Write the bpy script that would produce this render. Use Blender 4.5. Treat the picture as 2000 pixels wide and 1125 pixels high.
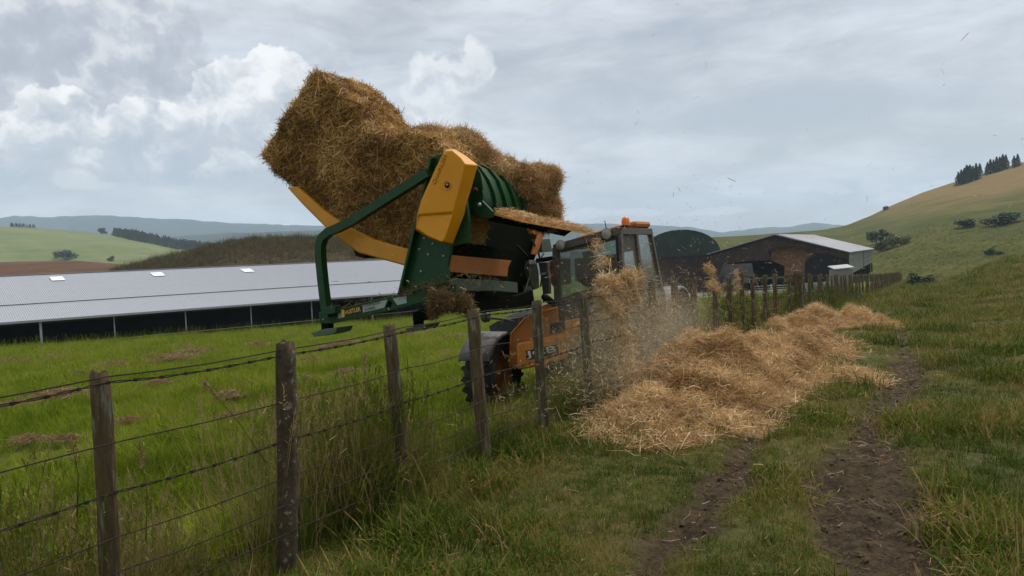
import bpy, bmesh, math, random
import numpy as np
from mathutils import Vector, Matrix, noise as mnoise

for o in list(bpy.data.objects):
    bpy.data.objects.remove(o, do_unlink=True)
R = math.radians
SC = bpy.context.scene
COL = SC.collection
rng = np.random.default_rng(7)
random.seed(7)

# ------------------------------------------------------------------ camera
CAM_Z, PITCH, ROLL = 1.6, 2.23, -2.7
CAM = Vector((0, 0, CAM_Z))
CM = Matrix.Rotation(R(90 - PITCH), 3, 'X') @ Matrix.Rotation(R(ROLL), 3, 'Z')
cd = bpy.data.cameras.new('camera'); cd.sensor_width = 36; cd.lens = 27
cd.clip_start = 0.05; cd.clip_end = 20000
cam = bpy.data.objects.new('camera', cd); COL.objects.link(cam)
cam.matrix_world = Matrix.Translation(CAM) @ CM.to_4x4()
SC.camera = cam

# ------------------------------------------------------------------ exposure and render settings
SC.view_settings.view_transform = 'Standard'; SC.view_settings.look = 'None'
SC.view_settings.exposure = 0.0; SC.view_settings.gamma = 1.0
SC.view_settings.use_curve_mapping = False
SC.render.engine = 'CYCLES'
SC.cycles.use_denoising = True
SC.cycles.max_bounces = 6; SC.cycles.diffuse_bounces = 3; SC.cycles.glossy_bounces = 3
SC.cycles.transmission_bounces = 4; SC.cycles.transparent_max_bounces = 12; SC.cycles.volume_bounces = 1
SC.cycles.use_adaptive_sampling = True; SC.cycles.adaptive_threshold = 0.015

# photo pixel (2000 x 1125) -> viewing direction; points come from planes the thing stands on
def ray(px, py):
    return CM @ Vector(((px - 1000) / 1500, -(py - 562.5) / 1500, -1))
def on_z(px, py, z):
    d = ray(px, py); return CAM + d * ((z - CAM_Z) / d.z)
def on_y(px, py, y):
    d = ray(px, py); return CAM + d * (y / d.y)
def on_plane(px, py, p, n):
    d = ray(px, py); n = Vector(n); return CAM + d * ((Vector(p) - CAM).dot(n) / d.dot(n))

# the fence line: origin F0, direction U (away), NL (to the paddock side)
_v = ray(1814, 466); U = Vector((_v.x, _v.y, 0)).normalized(); NL = Vector((-U.y, U.x, 0))
F0 = on_z(530, 676, 1.2); F0.z = 0
UP = Vector((0, 0, 1))
def st_xy(s, t):
    return F0 + U * t + NL * s
def xy_st(p):
    r = Vector((p[0], p[1], 0)) - F0
    return r.dot(NL), r.dot(U)
def PT(px, py, t):   # on the upright plane t = const (across the fence direction)
    return on_plane(px, py, F0 + U * t, U)
def PS(px, py, s):   # on the upright plane s = const (along the fence direction)
    return on_plane(px, py, F0 + NL * s, NL)

# ------------------------------------------------------------------ node helpers
class NT:
    def __init__(s, tree): s.t = tree; s.n = tree.nodes; s.l = tree.links
    def node(s, typ, **kw):
        nd = s.n.new(typ)
        for k, v in kw.items(): setattr(nd, k, v)
        return nd
    def put(s, sock, v):
        if isinstance(v, bpy.types.NodeSocket): s.l.new(v, sock)
        elif v is not None: sock.default_value = v
    def m(s, op, a, b=None, c=None, clamp=False):
        nd = s.node('ShaderNodeMath', operation=op); nd.use_clamp = clamp
        for i, v in enumerate((a, b, c)):
            if v is not None: s.put(nd.inputs[i], v)
        return nd.outputs[0]
    def vm(s, op, a, b=None, c=None, out=0):
        nd = s.node('ShaderNodeVectorMath', operation=op)
        for i, v in enumerate((a, b, c)):
            if v is not None: s.put(nd.inputs[i], v)
        return nd.outputs[out]
    def mix(s, f, a, b, blend='MIX'):
        nd = s.node('ShaderNodeMix', data_type='RGBA', blend_type=blend)
        s.put(nd.inputs[0], f); s.put(nd.inputs[6], a); s.put(nd.inputs[7], b)
        return nd.outputs[2]
    def noise(s, vec, scale, detail=4, rough=0.55, dist=0.0, color=False):
        nd = s.node('ShaderNodeTexNoise'); nd.inputs['Scale'].default_value = scale
        nd.inputs['Detail'].default_value = detail; nd.inputs['Roughness'].default_value = rough
        nd.inputs['Distortion'].default_value = dist
        if vec is not None: s.l.new(vec, nd.inputs['Vector'])
        return nd.outputs['Color' if color else 'Fac']
    def smooth(s, x, a, b, lo=0.0, hi=1.0):
        nd = s.node('ShaderNodeMapRange', interpolation_type='SMOOTHSTEP')
        s.put(nd.inputs[0], x); s.put(nd.inputs[1], a); s.put(nd.inputs[2], b)
        nd.inputs[3].default_value = lo; nd.inputs[4].default_value = hi
        return nd.outputs[0]
    def ramp(s, x, stops):
        nd = s.node('ShaderNodeValToRGB'); s.put(nd.inputs[0], x)
        e = nd.color_ramp.elements
        while len(e) < len(stops): e.new(0.5)
        for el, (p, c) in zip(e, stops):
            el.position = p; el.color = (c[0], c[1], c[2], 1)
        return nd.outputs[0]
def C4(c): return (c[0], c[1], c[2], 1.0)

# ------------------------------------------------------------------ sky: a summer overcast with heaped clouds
SKY_GAIN = 1.25
SUN_EL, SUN_AZ = 56.0, 42.0        # azimuth measured from +Y towards +X: behind the machine, a little right
W = bpy.data.worlds.new('World'); SC.world = W; W.use_nodes = True
def build_sky():
    w = NT(W.node_tree); w.n.clear()
    out = w.node('ShaderNodeOutputWorld'); bg = w.node('ShaderNodeBackground')
    w.l.new(bg.outputs[0], out.inputs[0]); bg.inputs[1].default_value = 0.1
    sky = w.node('ShaderNodeTexSky', sky_type='NISHITA'); sky.sun_disc = False
    sky.sun_elevation = R(SUN_EL); sky.sun_rotation = R(SUN_AZ)
    sky.air_density = 1.0; sky.dust_density = 1.5; sky.ozone_density = 1.0
    tc = w.node('ShaderNodeTexCoord')
    d = w.vm('NORMALIZE', tc.outputs['Generated'])
    sp = w.node('ShaderNodeSeparateXYZ'); w.l.new(d, sp.inputs[0])
    az = w.m('MULTIPLY', w.m('ARCTAN2', sp.outputs[0], sp.outputs[1]), 57.2958)
    el = w.m('MULTIPLY', w.m('ARCSINE', sp.outputs[2]), 57.2958)
    cb = w.node('ShaderNodeCombineXYZ'); w.l.new(az, cb.inputs[0]); w.l.new(el, cb.inputs[1])
    P = cb.outputs[0]
    def ae(px, py):
        v = ray(px, py).normalized()
        return math.degrees(math.atan2(v.x, v.y)), math.degrees(math.asin(v.z))
    # high sheet: veils stretched along the horizon
    q = w.vm('MULTIPLY', P, (0.030, 0.10, 1))
    v1 = w.noise(q, 1.6, 6, 0.58, 0.35)
    q2 = w.vm('MULTIPLY', P, (0.05, 0.16, 1))
    v2 = w.noise(q2, 2.6, 7, 0.6, 0.6)
    veil = w.m('ADD', w.m('MULTIPLY', v1, 0.62), w.m('MULTIPLY', v2, 0.38))
    base = w.ramp(w.m('DIVIDE', el, 60.0), [(0.0, (5.1, 5.35, 5.55)), (0.055, (4.95, 5.2, 5.5)), (0.15, (5.25, 5.45, 5.75)), (0.25, (4.5, 4.8, 5.3)),
                                           (0.33, (5.1, 5.3, 5.65)), (0.42, (6.5, 6.5, 6.6)), (0.55, (6.6, 6.65, 6.8)), (1.0, (6.6, 6.65, 6.8))])
    lum = w.smooth(veil, 0.34, 0.66, 0.76, 1.34)
    sheet = w.mix(1.0, base, lum, 'MULTIPLY')
    # the open-air blue (Nishita) showing weakly between the veils
    gap = w.smooth(veil, 0.36, 0.52, 0.20, 0.03)
    col = w.mix(gap, sheet, sky.outputs[0])
    # domain warp for the billows
    wn = w.noise(P, 0.22, 3, 0.55, 0, True)
    wn2 = w.noise(P, 0.85, 5, 0.55, 0, True)
    off = w.vm('ADD', w.vm('MULTIPLY', w.vm('SUBTRACT', wn, (0.5, 0.5, 0.5)), (4.0, 3.4, 0)),
               w.vm('MULTIPLY', w.vm('SUBTRACT', wn2, (0.5, 0.5, 0.5)), (2.1, 2.1, 0)))
    PW = w.vm('ADD', P, off)
    def field(vec, blobs):
        acc = None
        for px, py, rx, ry in blobs:
            a, e = ae(px, py); sx, sy = 26.2 / rx, 26.2 / ry     # pixel radii -> degrees (about 26 px per degree)
            dd = w.vm('LENGTH', w.vm('MULTIPLY_ADD', vec, (sx, sy, 0), (-a * sx, -e * sy, 0)), out=1)
            if acc is None: acc = dd
            else:
                nd = w.node('ShaderNodeMath', operation='SMOOTH_MIN')
                w.put(nd.inputs[0], acc); w.put(nd.inputs[1], dd); nd.inputs[2].default_value = 0.12
                acc = nd.outputs[0]
        return acc
    bump1 = w.noise(PW, 0.26, 4, 0.5); bump0 = w.noise(w.vm('ADD', PW, (-0.7, 1.1, 0)), 0.26, 4, 0.5)
    relief = w.m('SUBTRACT', bump1, bump0)
    # grey towering cloud, upper left
    dark = [(150, 90, 230, 150), (40, 60, 200, 140), (240, 40, 130, 110), (255, 150, 120, 90), (-200, 100, 250, 200), (-500, 60, 300, 200)]
    df = field(PW, dark)
    dm = w.smooth(df, 0.86, 1.02, 1.0, 0.0)
    dcol = w.ramp(w.smooth(w.m('ADD', w.m('MULTIPLY', relief, 2.3), w.m('MULTIPLY', v2, 0.6)), -0.15, 0.75), [(0.0, (3.5, 3.8, 4.4)), (0.5, (4.5, 4.75, 5.3)), (1.0, (6.6, 6.7, 6.9))])
    col = w.mix(w.m('MULTIPLY', dm, 0.9), col, dcol)
    # white heaps
    heaps = [(110, 230, 70, 55), (105, 290, 160, 60), (-60, 300, 200, 70), (300, 260, 90, 70), (440, 170, 62, 50), (520, 150, 70, 52), (480, 240, 160, 75),
             (560, 220, 90, 90), (330, 310, 170, 45), (-320, 280, 160, 90),
             (-700, 200, 200, 160), (2500, 220, 180, 90), (2800, 260, 200, 110)]
    hf = field(PW, heaps)
    hm = w.smooth(hf, 0.90, 1.03, 1.0, 0.0)
    # light on the crowns, blue-grey towards the flat bases
    below = w.smooth(el, 4.0, 12.5)
    sh = w.m('ADD', w.m('MULTIPLY', relief, 2.6), w.m('MULTIPLY', below, 0.62))
    sh = w.m('ADD', sh, w.smooth(hf, 0.55, 1.0, -0.02, 0.10))
    hcol = w.ramp(w.smooth(sh, -0.1, 1.0), [(0.0, (4.1, 4.55, 5.2)), (0.4, (5.1, 5.4, 5.9)), (0.72, (6.8, 6.95, 7.15)), (1.0, (8.8, 8.8, 8.8))])
    fade = w.smooth(el, 2.2, 8.0)
    col = w.mix(w.m('MULTIPLY', w.m('MULTIPLY', hm, 0.86), fade), col, hcol)
    tower = field(PW, [(870, 150, 75, 48), (925, 108, 40, 34), (850, 190, 64, 48), (840, 225, 60, 30)])
    col = w.mix(w.m('MULTIPLY', w.smooth(tower, 0.72, 1.1, 1.0, 0.0), 0.55), col, hcol)
    # blue-grey flat bases
    bases = [(480, 350, 200, 30), (80, 370, 220, 32), (330, 345, 150, 24), (-300, 360, 260, 34), (1500, 215, 520, 42), (1150, 200, 220, 36)]
    bf = field(w.vm('ADD', P, w.vm('MULTIPLY', off, (0.9, 0.35, 0))), bases)
    col = w.mix(w.smooth(bf, 0.3, 1.25, 0.55, 0.0), col, (3.9, 4.4, 5.05, 1))
    # small far cumulus low in the sky
    small = [(1440, 379, 26, 6), (1480, 376, 16, 7), (1565, 370, 24, 8), (1615, 367, 28, 11), (1640, 372, 24, 8), (1712, 360, 24, 12), (1745, 385, 28, 8), (1800, 368, 18, 10),
             (1840, 360, 30, 10), (1150, 418, 60, 9), (1240, 414, 50, 8), (1400, 412, 60, 7), (150, 355, 36, 16), (180, 362, 34, 10), (1045, 315, 26, 10)]
    sf = field(w.vm('ADD', P, w.vm('MULTIPLY', off, (0.32, 0.30, 0))), small)
    sm = w.smooth(sf, 0.75, 1.2, 1.0, 0.0)
    scol = w.ramp(w.smooth(w.m('ADD', w.m('MULTIPLY', relief, 2.0), 0.5), 0.0, 1.0), [(0, (5.4, 5.8, 6.3)), (1, (7.2, 7.2, 7.1))])
    col = w.mix(w.m('MULTIPLY', sm, 0.6), col, scol)
    w.l.new(w.mix(1.0, col, (SKY_GAIN, SKY_GAIN, SKY_GAIN, 1), 'MULTIPLY'), bg.inputs[0])
build_sky()

sl = bpy.data.lights.new('sun', 'SUN'); sl.energy = 3.3; sl.angle = R(9); sl.color = (1.0, 0.955, 0.88)
so = bpy.data.objects.new('sun', sl); COL.objects.link(so)
_sd = Vector((math.sin(R(SUN_AZ)) * math.cos(R(SUN_EL)), math.cos(R(SUN_AZ)) * math.cos(R(SUN_EL)), math.sin(R(SUN_EL))))
so.rotation_euler = _sd.to_track_quat('Z', 'Y').to_euler()

# ------------------------------------------------------------------ object helpers
def setp(o, label=None, cat=None, group=None, kind=None):
    if label: o['label'] = label
    if cat: o['category'] = cat
    if group: o['group'] = group
    if kind: o['kind'] = kind
    return o
def empty(name, loc, label=None, cat=None, group=None):
    o = bpy.data.objects.new(name, None); COL.objects.link(o); o.location = loc; o.empty_display_size = 0.2
    return setp(o, label, cat, group)
def adopt(o, parent):
    o.parent = parent
    base = parent
    loc = Vector((0, 0, 0)); m = Matrix.Identity(4)
    chain = []
    while base is not None:
        chain.append(base); base = base.parent
    for b in reversed(chain):
        m = m @ b.matrix_parent_inverse @ Matrix.LocRotScale(b.location, b.rotation_euler, b.scale)
    o.matrix_parent_inverse = m.inverted()
def mesh(name, verts, faces, mat=None, parent=None, smooth=False, loc=None):
    me = bpy.data.meshes.new(name)
    me.from_pydata([tuple(v) for v in verts], [], [tuple(f) for f in faces]); me.update()
    if mat: me.materials.append(mat)
    if smooth: me.polygons.foreach_set('use_smooth', [True] * len(me.polygons))
    o = bpy.data.objects.new(name, me); COL.objects.link(o)
    if parent: adopt(o, parent)
    return o
def np_mesh(name, V, F, mat=None, parent=None, smooth=False, attrs=None):
    """V (n,3), F (m,k) arrays; attrs: name -> (n,) point floats or (n,4) point colours"""
    V = np.asarray(V, dtype=np.float32); F = np.asarray(F, dtype=np.int32)
    me = bpy.data.meshes.new(name); k = F.shape[1]
    me.vertices.add(len(V)); me.vertices.foreach_set('co', V.ravel())
    me.loops.add(F.size); me.loops.foreach_set('vertex_index', F.ravel())
    me.polygons.add(len(F)); me.polygons.foreach_set('loop_start', np.arange(0, F.size, k, dtype=np.int32))
    if smooth: me.polygons.foreach_set('use_smooth', np.ones(len(F), dtype=bool))
    me.update(calc_edges=True)
    for an, av in (attrs or {}).items():
        av = np.asarray(av, dtype=np.float32)
        if av.ndim == 1:
            a = me.attributes.new(an, 'FLOAT', 'POINT'); a.data.foreach_set('value', av)
        else:
            a = me.attributes.new(an, 'FLOAT_COLOR', 'POINT'); a.data.foreach_set('color', av.ravel())
    if mat: me.materials.append(mat)
    o = bpy.data.objects.new(name, me); COL.objects.link(o)
    if parent: adopt(o, parent)
    return o
def bm_obj(name, bm, mat=None, parent=None, smooth=False):
    me = bpy.data.meshes.new(name); bmesh.ops.recalc_face_normals(bm, faces=bm.faces); bm.to_mesh(me); bm.free()
    if mat: me.materials.append(mat)
    if smooth: me.polygons.foreach_set('use_smooth', [True] * len(me.polygons))
    o = bpy.data.objects.new(name, me); COL.objects.link(o)
    if parent: adopt(o, parent)
    return o
def dup(o, parent=None):
    c = o.copy(); COL.objects.link(c)
    if parent is not None: c.parent = parent
    return c
def bevel(o, w, seg=2, ang=30):
    md = o.modifiers.new('bevel', 'BEVEL'); md.width = w; md.segments = seg; md.limit_method = 'ANGLE'; md.angle_limit = R(ang)
    return o
def prism(name, pts, ext, mat, parent=None, bev=0.006):
    """closed outline pts (3-D, planar) pushed along the vector ext"""
    n = len(pts); ext = Vector(ext)
    V = [Vector(p) for p in pts] + [Vector(p) + ext for p in pts]
    bm = bmesh.new(); bv = [bm.verts.new(v) for v in V]
    bm.faces.new(bv[:n]); bm.faces.new(list(reversed(bv[n:])))
    for i in range(n):
        j = (i + 1) % n; bm.faces.new((bv[j], bv[i], bv[n + i], bv[n + j]))
    o = bm_obj(name, bm, mat, parent)
    if bev: bevel(o, bev)
    return o
def frame_box(bm, c, ax, ay, az, sx, sy, sz):
    c = Vector(c); vs = []
    for i in (-1, 1):
        for j in (-1, 1):
            for k in (-1, 1):
                vs.append(bm.verts.new(c + ax * (i * sx / 2) + ay * (j * sy / 2) + az * (k * sz / 2)))
    for f in ((0, 1, 3, 2), (4, 6, 7, 5), (0, 4, 5, 1), (2, 3, 7, 6), (0, 2, 6, 4), (1, 5, 7, 3)):
        bm.faces.new([vs[i] for i in f])
def box(name, c, ax, ay, az, sx, sy, sz, mat, parent=None, bev=0.006):
    bm = bmesh.new(); frame_box(bm, c, Vector(ax), Vector(ay), Vector(az), sx, sy, sz)
    o = bm_obj(name, bm, mat, parent)
    if bev: bevel(o, bev)
    return o
X_, Y_, Z_ = Vector((1, 0, 0)), Vector((0, 1, 0)), Vector((0, 0, 1))
def tube_geo(path, rad, sides=8, square=False, upv=None):
    path = [Vector(p) for p in path]; V = []; F = []
    rad = rad if hasattr(rad, '__len__') else [rad] * len(path)
    upv = Vector(upv) if upv else Z_
    for i, p in enumerate(path):
        d = (path[min(i + 1, len(path) - 1)] - path[max(i - 1, 0)]).normalized()
        a = upv.cross(d)
        if a.length < 1e-3: a = X_.cross(d)
        a.normalize(); b = d.cross(a)
        for k in range(sides):
            th = 2 * math.pi * (k + (0.5 if square else 0)) / sides
            r = rad[i] * (1.414 if square else 1)
            V.append(p + a * (math.cos(th) * r) + b * (math.sin(th) * r))
    for i in range(len(path) - 1):
        for k in range(sides):
            k2 = (k + 1) % sides
            F.append((i * sides + k, i * sides + k2, (i + 1) * sides + k2, (i + 1) * sides + k))
    F.append(tuple(range(sides - 1, -1, -1))); n = (len(path) - 1) * sides
    F.append(tuple(n + k for k in range(sides)))
    return V, F
def tube(name, path, rad, mat, parent=None, sides=8, square=False, upv=None, smooth=None):
    V, F = tube_geo(path, rad, sides, square, upv)
    return mesh(name, V, F, mat, parent, smooth=(not square) if smooth is None else smooth)
def lathe(name, c, axis, prof, mat, parent=None, seg=28, smooth=True):
    """prof: list of (radius, offset along axis)"""
    axis = Vector(axis).normalized(); a = axis.cross(Z_)
    if a.length < 1e-3: a = axis.cross(X_)
    a.normalize(); b = axis.cross(a); c = Vector(c); V = []; F = []
    for r, h in prof:
        for k in range(seg):
            th = 2 * math.pi * k / seg
            V.append(c + axis * h + a * (r * math.cos(th)) + b * (r * math.sin(th)))
    for i in range(len(prof) - 1):
        for k in range(seg):
            k2 = (k + 1) % seg
            F.append((i * seg + k, i * seg + k2, (i + 1) * seg + k2, (i + 1) * seg + k))
    o = mesh(name, V, F, mat, parent, smooth=smooth)
    return o
def lettering(name, body, a, b, upv, height, mat, parent, out, extrude=0.0, fit=True):
    """flat letters from a to b (baseline), standing along upv, lifted along out"""
    cu = bpy.data.curves.new(name, 'FONT'); cu.body = body; cu.size = 1.0; cu.extrude = 0.0; cu.offset = 0.012
    tmp = bpy.data.objects.new('tmp_text', cu); COL.objects.link(tmp)
    dg = bpy.context.evaluated_depsgraph_get()
    me = bpy.data.meshes.new_from_object(tmp.evaluated_get(dg))
    bpy.data.objects.remove(tmp, do_unlink=True)
    xs = [v.co.x for v in me.vertices]; ys = [v.co.y for v in me.vertices]
    x0, x1, y0, y1 = min(xs), max(xs), min(ys), max(ys)
    a = Vector(a); b = Vector(b); ax = (b - a); L = ax.length; ax.normalize()
    upv = Vector(upv); upv = (upv - ax * upv.dot(ax)).normalized(); out = Vector(out)
    for v in me.vertices:
        v.co = a + ax * ((v.co.x - x0) / (x1 - x0) * L) + upv * ((v.co.y - y0) / (y1 - y0) * height) + out
    me.materials.clear(); me.materials.append(mat); me.name = name
    o = bpy.data.objects.new(name, me); COL.objects.link(o); adopt(o, parent)
    if extrude:
        md = o.modifiers.new('solid', 'SOLIDIFY'); md.thickness = extrude; md.offset = 0
    return o
def solidified(o, th, off=0):
    md = o.modifiers.new('solid', 'SOLIDIFY'); md.thickness = th; md.offset = off; return o
def baked(o):
    dg = bpy.context.evaluated_depsgraph_get(); dg.update()
    me = bpy.data.meshes.new_from_object(o.evaluated_get(dg)); old = o.data
    o.modifiers.clear(); o.data = me; return o

# ------------------------------------------------------------------ materials
def material(name, c1, c2=None, scale=6.0, rough=0.7, metal=0.0, bump=0.0, bscale=None, spec=0.4, stretch=(1, 1, 1), coat=0.0, c3=None, s3=1.5, m3=(0.5, 0.62), detail=6):
    m = bpy.data.materials.new(name); m.use_nodes = True; w = NT(m.node_tree)
    b = w.n['Principled BSDF']; tc = w.node('ShaderNodeTexCoord')
    vec = w.vm('MULTIPLY', tc.outputs['Object'], stretch)
    col = C4(c1)
    if c2:
        f = w.smooth(w.noise(vec, scale, detail, 0.62), 0.3, 0.7); col = w.mix(f, C4(c1), C4(c2))
    if c3:
        f3 = w.smooth(w.noise(vec, s3, 7, 0.65, 0.3), m3[0], m3[1]); col = w.mix(f3, col, C4(c3))
    w.put(b.inputs['Base Color'], col)
    rn = w.noise(vec, (bscale or scale) * 0.7, 3)
    w.put(b.inputs['Roughness'], w.smooth(rn, 0.2, 0.8, max(0.03, rough - 0.12), min(1, rough + 0.12)))
    b.inputs['Metallic'].default_value = metal; b.inputs['Specular IOR Level'].default_value = spec
    b.inputs['Coat Weight'].default_value = coat; b.inputs['Coat Roughness'].default_value = 0.12
    if bump:
        bp = w.node('ShaderNodeBump'); bp.inputs['Strength'].default_value = bump; bp.inputs['Distance'].default_value = 0.02
        w.put(bp.inputs['Height'], w.noise(vec, bscale or scale * 3, 6, 0.7)); w.l.new(bp.outputs[0], b.inputs['Normal'])
    return m
def straw_material(name, lo, mid, hi):
    m = bpy.data.materials.new(name); m.use_nodes = True; w = NT(m.node_tree)
    b = w.n['Principled BSDF']; at = w.node('ShaderNodeAttribute', attribute_name='rnd')
    col = w.ramp(at.outputs['Fac'], [(0, lo), (0.5, mid), (1, hi)])
    w.put(b.inputs['Base Color'], col); b.inputs['Roughness'].default_value = 0.5; b.inputs['Specular IOR Level'].default_value = 0.35
    tr = w.node('ShaderNodeBsdfTranslucent'); w.put(tr.inputs[0], col)
    mx = w.node('ShaderNodeMixShader'); mx.inputs[0].default_value = 0.22
    w.l.new(b.outputs[0], mx.inputs[1]); w.l.new(tr.outputs[0], mx.inputs[2])
    w.l.new(mx.outputs[0], w.n['Material Output'].inputs[0]); return m
def grass_material(name, stops, dry, dry_amount, trans=0.3):
    """blade colour from a per-clump random number, tips drying out"""
    m = bpy.data.materials.new(name); m.use_nodes = True; w = NT(m.node_tree)
    b = w.n['Principled BSDF']; oi = w.node('ShaderNodeObjectInfo'); at = w.node('ShaderNodeAttribute', attribute_name='rnd')
    geo = w.node('ShaderNodeNewGeometry')
    patch = w.smooth(w.noise(geo.outputs['Position'], 0.7, 5, 0.62), 0.3, 0.7)
    f = w.m('ADD', w.m('MULTIPLY', oi.outputs['Random'], 0.45), w.m('MULTIPLY', patch, 0.75))
    f = w.m('ADD', f, w.m('MULTIPLY_ADD', at.outputs['Fac'], 0.3, -0.27), clamp=True)
    col = w.ramp(f, stops)
    dm = w.m('GREATER_THAN', w.m('ADD', at.outputs['Fac'], w.m('MULTIPLY', patch, 0.5)), 1.25 - dry_amount)
    col = w.mix(dm, col, C4(dry))
    w.put(b.inputs['Base Color'], col); b.inputs['Roughness'].default_value = 0.6; b.inputs['Specular IOR Level'].default_value = 0.10
    tr = w.node('ShaderNodeBsdfTranslucent'); w.put(tr.inputs[0], col)
    mx = w.node('ShaderNodeMixShader'); mx.inputs[0].default_value = trans
    w.l.new(b.outputs[0], mx.inputs[1]); w.l.new(tr.outputs[0], mx.inputs[2])
    w.l.new(mx.outputs[0], w.n['Material Output'].inputs[0]); return m

M = {}
M['green'] = material('green_paint', (0.0035, 0.036, 0.006), (0.0045, 0.044, 0.008), 9, 0.42, spec=0.32, bump=0.02, bscale=60, c3=(0.02, 0.04, 0.018), s3=5, m3=(0.62, 0.74))
M['green_dusty'] = material('dusty_green_paint', (0.055, 0.09, 0.055), (0.085, 0.11, 0.075), 12, 0.7)
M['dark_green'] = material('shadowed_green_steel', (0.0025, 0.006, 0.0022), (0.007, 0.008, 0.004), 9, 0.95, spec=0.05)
M['yellow'] = material('yellow_plastic', (0.60, 0.25, 0.003), (0.56, 0.225, 0.003), 7, 0.45, spec=0.3, bump=0.015, bscale=90, c3=(0.42, 0.22, 0.035), s3=9, m3=(0.63, 0.72))
M['yellow_steel'] = material('yellow_steel', (0.55, 0.235, 0.008), (0.48, 0.20, 0.01), 6, 0.45, c3=(0.3, 0.16, 0.04), s3=4, m3=(0.58, 0.72))
M['orange'] = material('orange_paint', (0.60, 0.20, 0.008), (0.52, 0.165, 0.008), 8, 0.42, spec=0.5, coat=0.2, c3=(0.25, 0.12, 0.035), s3=6, m3=(0.58, 0.72))
M['orange_dull'] = material('dusty_orange_paint', (0.40, 0.125, 0.01), (0.33, 0.11, 0.015), 9, 0.6, c3=(0.22, 0.12, 0.05), s3=7, m3=(0.56, 0.7))
M['grey_plastic'] = material('grey_plastic', (0.075, 0.075, 0.078), (0.10, 0.098, 0.095), 10, 0.6, c3=(0.2, 0.17, 0.12), s3=8, m3=(0.55, 0.7))
M['dark_grey'] = material('dark_grey_paint', (0.035, 0.036, 0.04), (0.05, 0.05, 0.05), 10, 0.5, c3=(0.12, 0.1, 0.075), s3=7, m3=(0.56, 0.7))
M['light_grey'] = material('light_grey_paint', (0.32, 0.33, 0.35), (0.27, 0.27, 0.28), 8, 0.5)
M['cab'] = material('dusty_black_cab', (0.06, 0.056, 0.05), (0.11, 0.10, 0.082), 25, 0.7, c3=(0.17, 0.145, 0.105), s3=30, m3=(0.5, 0.68))
M['black'] = material('black_steel', (0.006, 0.006, 0.006), (0.014, 0.012, 0.010), 12, 0.75, spec=0.2)
M['rubber'] = material('tyre_rubber', (0.014, 0.014, 0.014), (0.04, 0.034, 0.026), 10, 0.85, bump=0.2, bscale=40)
M['hub'] = material('wheel_hub', (0.3, 0.11, 0.02), (0.2, 0.1, 0.04), 10, 0.6)
M['white'] = material('white_sticker', (0.62, 0.62, 0.6), (0.55, 0.54, 0.5), 20, 0.5)
M['sticker_grey'] = material('grey_sticker', (0.30, 0.35, 0.33), (0.26, 0.31, 0.29), 20, 0.45)
M['sticker_yellow'] = material('yellow_sticker', (0.72, 0.42, 0.04), None, 5, 0.45)
M['sticker_black'] = material('black_sticker', (0.010, 0.010, 0.010), None, 5, 0.4)
M['beacon'] = material('amber_lens', (0.75, 0.17, 0.02), (0.6, 0.14, 0.02), 10, 0.2)
M['lens'] = material('lamp_lens', (0.42, 0.4, 0.36), (0.3, 0.29, 0.26), 18, 0.25)
M['steel'] = material('galvanised_steel', (0.36, 0.37, 0.38), (0.28, 0.28, 0.29), 14, 0.45, metal=0.7)
M['wire'] = material('rusty_wire', (0.018, 0.014, 0.011), (0.035, 0.025, 0.018), 40, 0.75, spec=0.15)
M['wood'] = material('weathered_post_wood', (0.066, 0.045, 0.022), (0.128, 0.094, 0.052), 14, 0.92, bump=0.9, bscale=22, spec=0.12, stretch=(2.6, 2.6, 0.35), c3=(0.20, 0.19, 0.145), s3=9, m3=(0.53, 0.66))
M['wood2'] = material('mossy_post_wood', (0.052, 0.039, 0.021), (0.108, 0.085, 0.047), 12, 0.92, bump=0.9, bscale=20, spec=0.12, stretch=(2.4, 2.4, 0.4), c3=(0.17, 0.18, 0.12), s3=11, m3=(0.52, 0.64))
M['post_conc'] = material('lichened_square_post', (0.052, 0.039, 0.023), (0.088, 0.069, 0.043), 16, 0.95, bump=0.8, bscale=30, spec=0.12, c3=(0.24, 0.24, 0.21), s3=18, m3=(0.56, 0.66))
M['straw_core'] = material('straw_mass', (0.12, 0.06, 0.014), (0.28, 0.15, 0.04), 18, 0.9, bump=1.0, bscale=40, stretch=(1, 1, 2.2))
M['straw'] = straw_material('bale_straw', (0.15, 0.072, 0.016), (0.43, 0.245, 0.068), (0.74, 0.50, 0.20))
M['pile_core'] = material('pile_mass', (0.27, 0.15, 0.052), (0.44, 0.265, 0.105), 14, 0.9, bump=1.0, bscale=30)
M['pile_straw'] = straw_material('loose_straw', (0.24, 0.125, 0.04), (0.52, 0.325, 0.13), (0.82, 0.63, 0.36))
M['old_straw'] = straw_material('weathered_straw', (0.10, 0.06, 0.022), (0.21, 0.125, 0.05), (0.36, 0.24, 0.11))
M['chaff'] = straw_material('chaff', (0.24, 0.15, 0.055), (0.42, 0.29, 0.13), (0.66, 0.52, 0.32))
M['roof_iron'] = material('corrugated_iron', (0.335, 0.35, 0.385), (0.295, 0.31, 0.345), 0.15, 0.55, metal=0.2, spec=0.5)
M['skylight'] = material('translucent_roof_sheet', (0.80, 0.82, 0.84), None, 5, 0.5)
M['barn_roof'] = material('weathered_grey_iron', (0.25, 0.255, 0.275), (0.20, 0.205, 0.22), 0.4, 0.55, metal=0.2)
M['barn_wall'] = material('pale_green_cladding', (0.17, 0.178, 0.145), (0.14, 0.145, 0.12), 0.6, 0.7, stretch=(1, 1, 0.3))
M['barn_wood'] = material('dark_timber', (0.026, 0.017, 0.011), (0.045, 0.029, 0.019), 1.2, 0.9, stretch=(1, 1, 0.3))
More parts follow.
